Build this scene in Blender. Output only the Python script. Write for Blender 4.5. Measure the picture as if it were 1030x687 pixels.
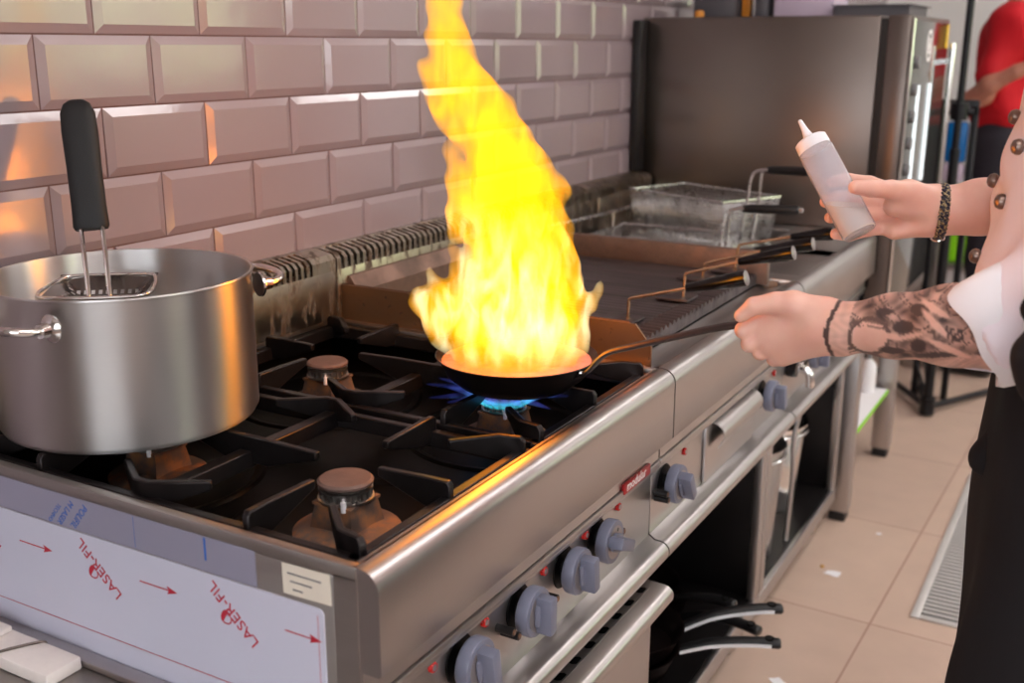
import bpy, bmesh, math, random
import numpy as np
from mathutils import Vector, Matrix, Euler, noise
random.seed(7)
PI = math.pi
sc = bpy.context.scene
COL = sc.collection
for o in list(bpy.data.objects):
    bpy.data.objects.remove(o)

# ------------------------------------------------------------------ camera
cam_d = bpy.data.cameras.new('camera')
cam = bpy.data.objects.new('camera', cam_d)
COL.objects.link(cam)
CAM = Vector((1.281, -0.976, 1.352))
yaw, pitch, roll = -0.51709, -0.26767, 0.00217
fwd = Vector((math.sin(yaw)*math.cos(pitch), math.cos(yaw)*math.cos(pitch), math.sin(pitch)))
rt = Vector((math.cos(yaw), -math.sin(yaw), 0)); up = rt.cross(fwd)
rt2 = math.cos(roll)*rt + math.sin(roll)*up
up2 = -math.sin(roll)*rt + math.cos(roll)*up
cam.matrix_world = Matrix(((rt2.x, up2.x, -fwd.x, CAM.x), (rt2.y, up2.y, -fwd.y, CAM.y),
                           (rt2.z, up2.z, -fwd.z, CAM.z), (0, 0, 0, 1)))
cam_d.sensor_width = 36.0
cam_d.lens = 1087.8*36/1030
cam_d.clip_start = 0.05
cam_d.dof.use_dof = True
cam_d.dof.focus_distance = 1.46
cam_d.dof.aperture_fstop = 4.2
sc.camera = cam

# ------------------------------------------------------------------ view, world
sc.view_settings.view_transform = 'Standard'
sc.view_settings.look = 'None'
sc.view_settings.gamma = 1.0
sc.view_settings.use_curve_mapping = False
sc.view_settings.exposure = 0.1
sc.cycles.max_bounces = 8
sc.cycles.transparent_max_bounces = 16
sc.cycles.volume_bounces = 0
sc.cycles.sample_clamp_indirect = 6.0
sc.cycles.volume_step_rate = 0.6
W = bpy.data.worlds.new('world'); sc.world = W; W.use_nodes = True
nt = W.node_tree; nt.nodes.clear()
bg = nt.nodes.new('ShaderNodeBackground'); wo = nt.nodes.new('ShaderNodeOutputWorld')
bg.inputs[0].default_value = (0.90, 0.95, 1.0, 1); bg.inputs[1].default_value = 6.5
nt.links.new(bg.outputs[0], wo.inputs[0])

def area(name, loc, rot, sx, sy, power, colr):
    d = bpy.data.lights.new(name, 'AREA'); d.shape = 'RECTANGLE'; d.size = sx; d.size_y = sy
    d.energy = power; d.color = colr
    o = bpy.data.objects.new(name, d); COL.objects.link(o); o.location = loc; o.rotation_euler = rot
    return o
# ceiling lamps of the kitchen (their housings are built with the ceiling)
LAMPS = [(1.55, -0.35), (1.55, 1.55), (1.55, 3.6), (3.0, -0.35), (3.0, 1.55), (3.0, 3.6)]
for i, (x, y) in enumerate(LAMPS):
    area('ceiling_lamp_light', (x, y, 2.555), (0, 0, 0), 0.32, 1.25, 9.5, (1.0, 0.96, 0.95))
# daylight from the windows in the right-hand and front walls
for loc_, rot_, sx_, sy_ in (((3.98, 3.5, 1.65), (0, PI/2, 0), 1.0, 2.4), ((3.98, .6, 1.65), (0, PI/2, 0), 1.0, 1.6), ((2.2, -2.98, 1.55), (-PI/2, 0, 0), 2.4, 1.3)):
    o = area('window_portal', loc_, rot_, sx_, sy_, 1, (1, 1, 1)); o.data.cycles.is_portal = True

sd = bpy.data.lights.new('sun', 'SUN'); sd.energy = 14; sd.angle = .01; sd.color = (1, .95, .85)
so = bpy.data.objects.new('sun', sd); COL.objects.link(so); so.rotation_euler = (.15, -.85, 0)

# ================================================================== materials
def newmat(name):
    m = bpy.data.materials.new(name); m.use_nodes = True
    return m, m.node_tree, m.node_tree.nodes['Principled BSDF']
def hexc(r, g, b):
    f = lambda c: (c/255/12.92 if c/255 <= .04045 else ((c/255+.055)/1.055)**2.4)
    return (f(r), f(g), f(b), 1)
def mat(name, colr, rough=0.5, metal=0.0, var=0.08, scale=30, bump=0.0, bscale=200, coat=0, sss=0, rvar=0.1, trans=0, ior=1.45, stretch=None, emit=None, es=0):
    m, nt, b = newmat(name); N, L = nt.nodes, nt.links
    tc = N.new('ShaderNodeTexCoord'); mp = N.new('ShaderNodeMapping'); L.new(tc.outputs['Object'], mp.inputs[0])
    if stretch: mp.inputs['Scale'].default_value = stretch
    n = N.new('ShaderNodeTexNoise'); n.inputs['Scale'].default_value = scale; n.inputs['Detail'].default_value = 4
    L.new(mp.outputs[0], n.inputs[0])
    mx = N.new('ShaderNodeMix'); mx.data_type = 'RGBA'
    c = Vector(colr[:3])
    mx.inputs[6].default_value = (*(c*(1-var)), 1); mx.inputs[7].default_value = (*[min(1, q*(1+var)) for q in c], 1)
    L.new(n.outputs[0], mx.inputs[0]); L.new(mx.outputs[2], b.inputs['Base Color'])
    mr = N.new('ShaderNodeMapRange'); mr.inputs['To Min'].default_value = max(0.02, rough-rvar*.5); mr.inputs['To Max'].default_value = min(1, rough+rvar*.5)
    L.new(n.outputs[0], mr.inputs[0]); L.new(mr.outputs[0], b.inputs['Roughness'])
    b.inputs['Metallic'].default_value = metal
    b.inputs['IOR'].default_value = ior
    if coat: b.inputs['Coat Weight'].default_value = coat
    if trans: b.inputs['Transmission Weight'].default_value = trans
    if sss:
        b.inputs['Subsurface Weight'].default_value = sss; b.inputs['Subsurface Radius'].default_value = (.01, .004, .002)
        b.inputs['Subsurface Scale'].default_value = 1.0
    if emit: b.inputs['Emission Color'].default_value = emit; b.inputs['Emission Strength'].default_value = es
    if bump:
        bn = N.new('ShaderNodeTexNoise'); bn.inputs['Scale'].default_value = bscale; L.new(mp.outputs[0], bn.inputs[0])
        bp = N.new('ShaderNodeBump'); bp.inputs['Strength'].default_value = bump; bp.inputs['Distance'].default_value = 0.001
        L.new(bn.outputs[0], bp.inputs['Height']); L.new(bp.outputs[0], b.inputs['Normal'])
    return m
def stain_mat(name, base, stain, rough=.3, metal=1, scale=14, lo=.5, hi=.62, sr=.7, stretch=(1, 1, 1), zfade=None, sm=0.0):
    """metal with irregular burnt-on dirt patches"""
    m, nt, b = newmat(name); N, L = nt.nodes, nt.links
    tc = N.new('ShaderNodeTexCoord'); mp = N.new('ShaderNodeMapping'); mp.inputs['Scale'].default_value = stretch
    L.new(tc.outputs['Object'], mp.inputs[0])
    n = N.new('ShaderNodeTexNoise'); n.inputs['Scale'].default_value = scale; n.inputs['Detail'].default_value = 8; n.inputs['Roughness'].default_value = .65
    L.new(mp.outputs[0], n.inputs[0])
    mr = N.new('ShaderNodeMapRange'); mr.inputs['From Min'].default_value = lo; mr.inputs['From Max'].default_value = hi
    L.new(n.outputs[0], mr.inputs[0])
    mx = N.new('ShaderNodeMix'); mx.data_type = 'RGBA'; mx.inputs[6].default_value = base; mx.inputs[7].default_value = stain
    L.new(mr.outputs[0], mx.inputs[0]); L.new(mx.outputs[2], b.inputs['Base Color'])
    r2 = N.new('ShaderNodeMapRange'); r2.inputs['To Min'].default_value = rough; r2.inputs['To Max'].default_value = sr
    L.new(mr.outputs[0], r2.inputs[0]); L.new(r2.outputs[0], b.inputs['Roughness'])
    r3 = N.new('ShaderNodeMapRange'); r3.inputs['To Min'].default_value = metal; r3.inputs['To Max'].default_value = sm
    L.new(mr.outputs[0], r3.inputs[0]); L.new(r3.outputs[0], b.inputs['Metallic'])
    return m
def brushed(name, colr, rough, st, amt=.18, radial=False):
    m, nt, b = newmat(name); N, L = nt.nodes, nt.links
    tc = N.new('ShaderNodeTexCoord'); mp = N.new('ShaderNodeMapping'); mp.inputs['Scale'].default_value = st
    L.new(tc.outputs['Object'], mp.inputs[0])
    n = N.new('ShaderNodeTexNoise'); n.inputs['Scale'].default_value = 6; n.inputs['Detail'].default_value = 5
    L.new(mp.outputs[0], n.inputs[0])
    n2 = N.new('ShaderNodeTexNoise'); n2.inputs['Scale'].default_value = 9; n2.inputs['Detail'].default_value = 4; L.new(tc.outputs['Object'], n2.inputs[0])
    ad = N.new('ShaderNodeMath'); ad.operation = 'ADD'; L.new(n.outputs[0], ad.inputs[0]); L.new(n2.outputs[0], ad.inputs[1])
    mr = N.new('ShaderNodeMapRange'); mr.inputs['From Min'].default_value = .6; mr.inputs['From Max'].default_value = 1.4
    mr.inputs['To Min'].default_value = rough-amt/2; mr.inputs['To Max'].default_value = rough+amt/2
    L.new(ad.outputs[0], mr.inputs[0]); L.new(mr.outputs[0], b.inputs['Roughness'])
    mx = N.new('ShaderNodeMix'); mx.data_type = 'RGBA'; c = Vector(colr[:3])
    mx.inputs[6].default_value = (*(c*.95), 1); mx.inputs[7].default_value = (*[min(1, q*1.04) for q in c], 1)
    L.new(ad.outputs[0], mx.inputs[0]); mx.clamp_factor = True; L.new(mx.outputs[2], b.inputs['Base Color'])
    b.inputs['Metallic'].default_value = 1
    b.inputs['Anisotropic'].default_value = .3
    if radial:
        tg = N.new('ShaderNodeTangent'); tg.direction_type = 'RADIAL'; tg.axis = 'Z'; L.new(tg.outputs[0], b.inputs['Tangent']); b.inputs['Anisotropic'].default_value = .95; b.inputs['Anisotropic Rotation'].default_value = .25
    return m

M = {}
STEEL = (0.46, 0.43, 0.42, 1)
M['steel'] = brushed('stainless_steel', STEEL, .35, (90, 1.5, 90), .07)
M['steel_pot'] = brushed('pot_steel', (.60, .57, .56, 1), .38, (2, 2, 150), .03, True)
M['steel_dull'] = brushed('dull_steel', (.40, .37, .35, 1), .42, (1, 40, 40))
M['chrome'] = mat('polished_steel', (.75, .72, .70, 1), .14, 1, .05, 20, rvar=.08)
M['dirty_steel'] = stain_mat('stained_steel', (.40, .34, .28, 1), (.06, .035, .02, 1), .32, 1, 30, .52, .60, .6, (1, 1.5, .5))
M['brown_steel'] = stain_mat('burnt_steel', (.24, .145, .11, 1), (.09, .055, .04, 1), .42, .8, 12, .45, .7, .6)
M['orange_plate'] = stain_mat('rusty_splash', (.27, .16, .09, 1), (.05, .02, .01, 1), .38, .85, 70, .60, .66, .7)
M['iron'] = mat('cast_iron', hexc(48, 43, 43), .30, .6, .2, 60, .06, 320, rvar=.1)
M['rust_iron'] = stain_mat('rusty_iron', (.13, .09, .075, 1), (.28, .12, .05, 1), .5, .4, 35, .45, .62, .75)
M['cap_iron'] = mat('burner_cap_iron', hexc(116, 92, 84), .6, .3, .3, 70, .3, 400)
M['black_enamel'] = mat('black_enamel', hexc(6, 5, 5), .42, 0, .3, 30)
M['black_enamel'].node_tree.nodes['Principled BSDF'].inputs['Specular IOR Level'].default_value = .12
M['iron'].node_tree.nodes['Principled BSDF'].inputs['Metallic'].default_value = .75
M['griddle'] = stain_mat('griddle_plate', (.125, .10, .10, 1), (.05, .038, .04, 1), .34, .75, 12, .4, .7, .5, (.4, 3, 1), sm=.5)
M['black_plastic'] = mat('black_plastic', hexc(22, 20, 21), .42, 0, .2, 60, .15, 500)
M['black_gloss'] = mat('glossy_black_handle', hexc(12, 10, 11), .16, 0, .1, 40)
M['soft_grip'] = mat('soft_black_grip', hexc(26, 24, 25), .6, 0, .1, 60, .2, 900)
M['knob'] = mat('grey_blue_knob_plastic', hexc(112, 114, 132), .36, 0, .06, 60)
M['knob_ring'] = mat('knob_dial_print', hexc(150, 142, 142), .35, .6, .1, 60)
M['red'] = mat('red_plastic', hexc(190, 22, 20), .25, 0, .1, 60, coat=.3)
M['name_red'] = mat('nameplate_red', hexc(168, 30, 34), .35, 0, .08, 40)
M['white_print'] = mat('white_print', hexc(240, 235, 235), .5, 0, .02)
M['red_print'] = mat('red_print', hexc(190, 40, 60), .5, 0, .05)
M['blue_print'] = mat('blue_print', hexc(50, 105, 190), .5, 0, .05)
M['film_white'] = mat('white_protective_film', hexc(205, 205, 222), .34, 0.0, .05, 6, .04, 30)
M['film_blue'] = mat('translucent_protective_film', hexc(160, 158, 178), .34, .25, .05, 6)
M['paper'] = mat('paper_sticker', hexc(226, 216, 200), .7, 0, .08, 40)
M['foam'] = mat('white_foam_block', hexc(232, 222, 216), .8, 0, .05, 120, .4, 300)
M['wire'] = mat('dark_wire', hexc(105, 95, 90), .35, .9, .1, 40)
M['mesh_wire'] = mat('basket_wire', (.62, .60, .60, 1), .28, 1, .1, 40)
M['dark_steel'] = mat('dark_polished_steel', (.22, .20, .19, 1), .25, 1, .1, 20)
M['zinc'] = mat('zinc_grating', hexc(205, 200, 196), .45, .35, .1, 20)
M['brass_wire'] = mat('gold_coloured_rod', (.70, .48, .30, 1), .25, 1, .1, 40)
M['carbon'] = mat('dark_carbon_steel', hexc(44, 34, 32), .34, .7, .3, 40, .1, 200)
M['pan_inside'] = mat('creamy_pan_sauce', hexc(168, 128, 134), .35, 0, .12, 60, .6, 120)
M['pan_handle'] = mat('dark_steel_handle', hexc(78, 70, 70), .36, .8, .15, 60)
M['pan_stripe'] = mat('silver_handle_stripe', (.86, .86, .88, 1), .3, .25, .03)
M['dark_inside'] = mat('dark_cabinet_inside', hexc(30, 26, 26), .35, .5, .2, 20)
M['oven_side'] = mat('oven_side_steel', (.17, .14, .125, 1), .33, 1, .2, 3, rvar=.08)
M['oven_glass'] = mat('oven_door_glass', hexc(88, 90, 84), .10, .7, .1, 8)
M['grey_metal'] = mat('grey_painted_metal', hexc(120, 118, 120), .5, .2, .1, 20)
M['dark_box'] = mat('dark_grey_box', hexc(84, 80, 84), .5, 0, .1, 20)
M['lilac'] = mat('pale_lilac_plastic', hexc(196, 178, 196), .5, 0, .05, 20)
M['yellow'] = mat('yellow_sticker', hexc(232, 190, 40), .5, 0, .05)
M['black_metal'] = mat('black_stand_metal', hexc(20, 19, 22), .4, .3, .1, 30)
M['skin'] = None
M['cloth_pink'] = mat('pale_pink_white_jacket', hexc(250, 238, 246), .85, 0, .05, 8, .3, 900)
M['cloth_white'] = mat('white_cotton_cuff', hexc(244, 240, 244), .85, 0, .03, 10, .3, 900)
M['cloth_black'] = mat('black_apron_cotton', hexc(17, 16, 21), .85, 0, .25, 10, .3, 700)
M['cloth_red'] = mat('red_shirt_cotton', hexc(190, 8, 26), .8, 0, .15, 8)
M['cloth_dark'] = mat('dark_trousers', hexc(40, 36, 44), .85, 0, .15, 8)
M['button'] = mat('bronze_button', hexc(128, 108, 98), .3, .7, .15, 200)
M['shoe'] = mat('black_shoe_leather', hexc(20, 18, 18), .4, 0, .1, 20)
M['braid'] = stain_mat('braided_bracelet', hexc(26, 24, 48), hexc(170, 150, 110), .6, 0, 260, .5, .56, .6)
M['hair'] = mat('dark_hair', hexc(38, 26, 20), .6, 0, .3, 80)
M['blue_plastic'] = mat('blue_plastic', hexc(0, 98, 165), .3, 0, .1, 20)
M['teal_plastic'] = mat('teal_plastic', hexc(0, 128, 130), .35, 0, .1, 20)
M['green_plastic'] = mat('green_plastic', hexc(140, 215, 20), .4, 0, .1, 20)
M['white_plastic'] = mat('white_plastic', hexc(235, 230, 232), .4, 0, .03, 20)
M['orange_plastic'] = mat('orange_plastic', hexc(205, 130, 40), .4, 0, .08, 20)
M['wood'] = mat('light_wood', hexc(196, 150, 90), .6, 0, .2, 20, stretch=(8, 8, 1))
M['ceiling'] = mat('white_ceiling_paint', hexc(226, 222, 220), .9, 0, .02, 4)
M['plaster'] = mat('off_white_wall_paint', hexc(176, 170, 168), .8, 0, .04, 4)
M['lamp'] = mat('lamp_diffuser', (1, 1, 1, 1), .5, 0, .0, emit=(1, .97, .95, 1), es=2.6)
M['back_wall'] = mat('white_back_wall_tile', hexc(232, 230, 230), .4, 0, .03, 4)
M['frame'] = mat('window_frame_paint', hexc(230, 228, 226), .5, 0, .03)
M['leaf'] = mat('tree_foliage', (.47, .55, .33, 1), .7, 0, .5, 3)

def tile_mat():
    m, nt, b = newmat('glazed_mauve_tile'); N, L = nt.nodes, nt.links
    tc = N.new('ShaderNodeTexCoord')
    n = N.new('ShaderNodeTexNoise'); n.inputs['Scale'].default_value = 2.2; n.inputs['Detail'].default_value = 3; L.new(tc.outputs['Object'], n.inputs[0])
    mx = N.new('ShaderNodeMix'); mx.data_type = 'RGBA'
    mx.inputs[6].default_value = hexc(140, 122, 127); mx.inputs[7].default_value = hexc(154, 136, 140)
    L.new(n.outputs[0], mx.inputs[0]); L.new(mx.outputs[2], b.inputs['Base Color'])
    b.inputs['Roughness'].default_value = .22
    b.inputs['Coat Weight'].default_value = .8; b.inputs['Coat Roughness'].default_value = .09
    n2 = N.new('ShaderNodeTexNoise'); n2.inputs['Scale'].default_value = 28; n2.inputs['Detail'].default_value = 2; L.new(tc.outputs['Object'], n2.inputs[0])
    bp = N.new('ShaderNodeBump'); bp.inputs['Strength'].default_value = .25; bp.inputs['Distance'].default_value = .0012
    L.new(n2.outputs[0], bp.inputs['Height']); L.new(bp.outputs[0], b.inputs['Normal'])
    L.new(bp.outputs[0], b.inputs['Coat Normal'])
    return m
M['tile'] = tile_mat()
M['grout'] = mat('brown_grout', hexc(104, 78, 76), .9, 0, .1, 40)

def floor_mat():
    m, nt, b = newmat('beige_floor_tile'); N, L = nt.nodes, nt.links
    tc = N.new('ShaderNodeTexCoord'); mp = N.new('ShaderNodeMapping'); L.new(tc.outputs['Object'], mp.inputs[0])
    mp.inputs['Location'].default_value = (-.23, .28, 0)
    mp.inputs['Rotation'].default_value = (0, 0, .03)
    br = N.new('ShaderNodeTexBrick'); br.offset = 0; br.inputs['Scale'].default_value = 1; br.inputs['Mortar Size'].default_value = .0025
    br.inputs['Brick Width'].default_value = .6; br.inputs['Row Height'].default_value = .6
    br.inputs['Color1'].default_value = hexc(198, 170, 152); br.inputs['Color2'].default_value = hexc(192, 164, 147); br.inputs['Mortar'].default_value = hexc(160, 124, 108)
    L.new(mp.outputs[0], br.inputs[0])
    n = N.new('ShaderNodeTexNoise'); n.inputs['Scale'].default_value = 9; n.inputs['Detail'].default_value = 6; L.new(tc.outputs['Object'], n.inputs[0])
    mr = N.new('ShaderNodeMapRange'); mr.inputs['To Min'].default_value = .88; mr.inputs['To Max'].default_value = 1.1; L.new(n.outputs[0], mr.inputs[0])
    mx = N.new('ShaderNodeMix'); mx.data_type = 'RGBA'; mx.blend_type = 'MULTIPLY'; mx.inputs[0].default_value = 1
    L.new(br.outputs[0], mx.inputs[6]); L.new(mr.outputs[0], mx.inputs[7]); L.new(mx.outputs[2], b.inputs['Base Color'])
    b.inputs['Roughness'].default_value = .38
    return m
M['floor'] = floor_mat()

def skin_mat(name, base):
    m, nt, b = newmat(name); N, L = nt.nodes, nt.links
    tc = N.new('ShaderNodeTexCoord')
    n = N.new('ShaderNodeTexNoise'); n.inputs['Scale'].default_value = 38; n.inputs['Detail'].default_value = 4; L.new(tc.outputs['Object'], n.inputs[0])
    mx = N.new('ShaderNodeMix'); mx.data_type = 'RGBA'; c = Vector(base[:3])
    mx.inputs[6].default_value = (c.x*.92, c.y*.78, c.z*.76, 1); mx.inputs[7].default_value = (min(1, c.x*1.05), min(1, c.y*1.12), min(1, c.z*1.12), 1)
    L.new(n.outputs[0], mx.inputs[0])
    at = N.new('ShaderNodeAttribute'); at.attribute_name = 'ink'
    m2 = N.new('ShaderNodeMix'); m2.data_type = 'RGBA'; m2.inputs[7].default_value = hexc(44, 34, 36)
    L.new(at.outputs['Fac'], m2.inputs[0]); L.new(mx.outputs[2], m2.inputs[6]); L.new(m2.outputs[2], b.inputs['Base Color'])
    b.inputs['Roughness'].default_value = .48
    b.inputs['Subsurface Weight'].default_value = .18; b.inputs['Subsurface Radius'].default_value = (.008, .003, .0015); b.inputs['Subsurface Scale'].default_value = 1.
    n3 = N.new('ShaderNodeTexNoise'); n3.inputs['Scale'].default_value = 420; L.new(tc.outputs['Object'], n3.inputs[0])
    bp = N.new('ShaderNodeBump'); bp.inputs['Strength'].default_value = .12; bp.inputs['Distance'].default_value = .0006
    L.new(n3.outputs[0], bp.inputs['Height']); L.new(bp.outputs[0], b.inputs['Normal'])
    return m
M['skin'] = skin_mat('fair_skin', hexc(232, 184, 166))
M['skin2'] = skin_mat('tan_skin', hexc(176, 118, 98))

def flame_mat(name, c_lo, c_hi, s_lo, s_hi, z0, z1, nscale, stretch, white=None, ramp=None, nlo=.25, nhi=1.75, soot=None):
    m = bpy.data.materials.new(name); m.use_nodes = True; nt = m.node_tree; N, L = nt.nodes, nt.links; N.clear()
    out = N.new('ShaderNodeOutputMaterial'); em = N.new('ShaderNodeEmission')
    tc = N.new('ShaderNodeTexCoord'); mp = N.new('ShaderNodeMapping'); mp.inputs['Scale'].default_value = stretch
    L.new(tc.outputs['Object'], mp.inputs[0])
    n = N.new('ShaderNodeTexNoise'); n.inputs['Scale'].default_value = nscale; n.inputs['Detail'].default_value = 3; n.inputs['Distortion'].default_value = 1.2
    L.new(mp.outputs[0], n.inputs[0])
    sp = N.new('ShaderNodeSeparateXYZ'); L.new(tc.outputs['Object'], sp.inputs[0])
    h = N.new('ShaderNodeMapRange'); h.inputs['From Min'].default_value = z0; h.inputs['From Max'].default_value = z1; L.new(sp.outputs[2], h.inputs[0])
    mc = N.new('ShaderNodeMix'); mc.data_type = 'RGBA'; mc.inputs[6].default_value = c_lo; mc.inputs[7].default_value = c_hi
    L.new(h.outputs[0], mc.inputs[0])
    ms = N.new('ShaderNodeMapRange'); ms.inputs['To Min'].default_value = s_lo; ms.inputs['To Max'].default_value = s_hi; L.new(h.outputs[0], ms.inputs[0])
    mn = N.new('ShaderNodeMapRange'); mn.inputs['From Min'].default_value = .32; mn.inputs['From Max'].default_value = .68; mn.inputs['To Min'].default_value = nlo; mn.inputs['To Max'].default_value = nhi; L.new(n.outputs[0], mn.inputs[0])
    mu = N.new('ShaderNodeMath'); mu.operation = 'MULTIPLY'; L.new(ms.outputs[0], mu.inputs[0]); L.new(mn.outputs[0], mu.inputs[1])
    colr = mc.outputs[2]
    if white:
        w1 = N.new('ShaderNodeMapRange'); w1.inputs['From Min'].default_value = .50; w1.inputs['From Max'].default_value = .66; L.new(n.outputs[0], w1.inputs[0])
        w2 = N.new('ShaderNodeMapRange'); w2.inputs['From Min'].default_value = white[0]; w2.inputs['From Max'].default_value = white[1]; w2.inputs['To Min'].default_value = 1; w2.inputs['To Max'].default_value = 0; L.new(sp.outputs[2], w2.inputs[0])
        wm = N.new('ShaderNodeMath'); wm.operation = 'MULTIPLY'; L.new(w1.outputs[0], wm.inputs[0]); L.new(w2.outputs[0], wm.inputs[1])
        mw = N.new('ShaderNodeMix'); mw.data_type = 'RGBA'; mw.inputs[7].default_value = white[2]
        L.new(wm.outputs[0], mw.inputs[0]); L.new(colr, mw.inputs[6]); colr = mw.outputs[2]
    if ramp:
        rp = N.new('ShaderNodeMapRange'); rp.inputs['From Min'].default_value = ramp[0]; rp.inputs['From Max'].default_value = ramp[1]; rp.inputs['To Min'].default_value = ramp[2]; L.new(sp.outputs[2], rp.inputs[0])
        m3 = N.new('ShaderNodeMath'); m3.operation = 'MULTIPLY'; L.new(mu.outputs[0], m3.inputs[0]); L.new(rp.outputs[0], m3.inputs[1]); mu = m3
    L.new(colr, em.inputs[0]); L.new(mu.outputs[0], em.inputs[1])
    if soot:
        ab = N.new('ShaderNodeVolumeAbsorption'); ab.inputs[0].default_value = soot[0]; ab.inputs[1].default_value = soot[1]
        ad = N.new('ShaderNodeAddShader'); L.new(em.outputs[0], ad.inputs[0]); L.new(ab.outputs[0], ad.inputs[1]); L.new(ad.outputs[0], out.inputs['Volume'])
    else: L.new(em.outputs[0], out.inputs['Volume'])
    return m

def squeeze_mat(name, colr, tr, rough, ior):
    m, nt, b = newmat(name); N, L = nt.nodes, nt.links
    b.inputs['Base Color'].default_value = colr; b.inputs['Transmission Weight'].default_value = tr; b.inputs['IOR'].default_value = ior
    tc = N.new('ShaderNodeTexCoord'); n = N.new('ShaderNodeTexNoise'); n.inputs['Scale'].default_value = 60; L.new(tc.outputs['Object'], n.inputs[0])
    mr = N.new('ShaderNodeMapRange'); mr.inputs['To Min'].default_value = rough-.05; mr.inputs['To Max'].default_value = rough+.05; L.new(n.outputs[0], mr.inputs[0]); L.new(mr.outputs[0], b.inputs['Roughness'])
    return m
M['squeeze'] = squeeze_mat('milky_soft_plastic', hexc(250, 249, 255), .80, .22, 1.12)
M['liquid'] = squeeze_mat('pale_cooking_liquid', hexc(240, 222, 196), .25, .3, 1.2)
M['squeeze_cap'] = mat('white_soft_plastic_cap', hexc(238, 236, 240), .4, 0, .02)

# ================================================================== mesh helpers
class MB:
    def __init__(s): s.v = []; s.f = []; s.m = []; s.cur = 0
    def add(s, vs, fs):
        o = len(s.v); s.v += [tuple(v) for v in vs]; s.f += [tuple(i+o for i in f) for f in fs]; s.m += [s.cur]*len(fs); return s
    def merge(s, other, mtx=None):
        vs = [mtx @ Vector(v) for v in other.v] if mtx else other.v
        return s.add(vs, other.f)
    def bm(s, b):
        b.verts.ensure_lookup_table(); b.verts.index_update()
        r = s.add([v.co[:] for v in b.verts], [[v.index for v in f.verts] for f in b.faces]); b.free(); return r
    def box(s, x0, y0, z0, x1, y1, z1, bev=0.0, seg=2, mtx=None):
        b = bmesh.new(); bmesh.ops.create_cube(b, size=1)
        for v in b.verts: v.co = Vector(((x0+x1)/2+v.co.x*(x1-x0), (y0+y1)/2+v.co.y*(y1-y0), (z0+z1)/2+v.co.z*(z1-z0)))
        if bev > 0:
            bmesh.ops.bevel(b, geom=b.edges[:]+b.verts[:], offset=min(bev, abs(x1-x0)*.49, abs(y1-y0)*.49, abs(z1-z0)*.49), segments=seg, affect='EDGES', profile=.5)
        if mtx: b.transform(mtx)
        return s.bm(b)
    def prism(s, pts, axis, a, b, closed=True):
        n = len(pts)
        def P(p, t):
            return (t, p[0], p[1]) if axis == 'x' else (p[0], t, p[1]) if axis == 'y' else (p[0], p[1], t)
        vs = [P(p, a) for p in pts]+[P(p, b) for p in pts]
        fs = [(i, (i+1) % n, n+(i+1) % n, n+i) for i in range(n if closed else n-1)]
        if closed: fs += [tuple(range(n-1, -1, -1)), tuple(range(n, 2*n))]
        return s.add(vs, fs)
    def lathe(s, prof, c=(0, 0, 0), seg=48, mtx=None):
        vs, fs = [], []; n = len(prof)
        for i in range(seg):
            a = 2*PI*i/seg
            for r, z in prof:
                v = Vector((r*math.cos(a), r*math.sin(a), z))
                if mtx: v = mtx @ v
                vs.append((v.x+c[0], v.y+c[1], v.z+c[2]))
        for i in range(seg):
            j = (i+1) % seg
            for k in range(n-1): fs.append((i*n+k, j*n+k, j*n+k+1, i*n+k+1))
        if prof[0][0] > 1e-6: pass
        return s.add(vs, fs)
    def tube(s, path, r, seg=10, closed=False, flat=None):
        P = [Vector(p) for p in path]; n = len(P)
        R = r if isinstance(r, (list, tuple)) else [r]*n
        T = []
        for i in range(n):
            if closed: t = P[(i+1) % n]-P[(i-1) % n]
            else: t = P[min(i+1, n-1)]-P[max(i-1, 0)]
            T.append(t.normalized())
        u = T[0].orthogonal().normalized(); vs = []; fs = []
        for i in range(n):
            u = (u-T[i]*u.dot(T[i])).normalized(); w = T[i].cross(u)
            for k in range(seg):
                a = 2*PI*k/seg; vs.append(P[i]+(u*math.cos(a)+w*math.sin(a))*R[i])
        for i in range(n if closed else n-1):
            j = (i+1) % n
            for k in range(seg): fs.append((i*seg+k, i*seg+(k+1) % seg, j*seg+(k+1) % seg, j*seg+k))
        if not closed: fs += [tuple(range(seg-1, -1, -1)), tuple(range((n-1)*seg, n*seg))]
        return s.add(vs, fs)
    def plate(s, pts2, top, bot, t):
        """vertical plate following a plan polyline; top/bot heights per point"""
        P = [Vector((p[0], p[1])) for p in pts2]; n = len(P); vs = []
        for i in range(n):
            d = (P[min(i+1, n-1)]-P[max(i-1, 0)]).normalized(); q = Vector((-d.y, d.x))*t/2
            a, b = P[i]+q, P[i]-q
            vs += [(a.x, a.y, bot[i]), (b.x, b.y, bot[i]), (b.x, b.y, top[i]), (a.x, a.y, top[i])]
        fs = []
        for i in range(n-1):
            o, k = 4*i, 4*i+4
            fs += [(o, o+1, k+1, k), (o+1, o+2, k+2, k+1), (o+2, o+3, k+3, k+2), (o+3, o, k, k+3)]
        fs += [(0, 3, 2, 1), (4*n-4, 4*n-3, 4*n-2, 4*n-1)]
        return s.add(vs, fs)
def smooth_path(pts, it=2, closed=False):
    P = [Vector(p) for p in pts]
    for _ in range(it):
        Q = [] if closed else [P[0]]
        n = len(P)
        for i in range(n if closed else n-1):
            a, b = P[i], P[(i+1) % n]; Q += [a*.75+b*.25, a*.25+b*.75]
        if not closed: Q.append(P[-1])
        P = Q
    return P

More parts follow.
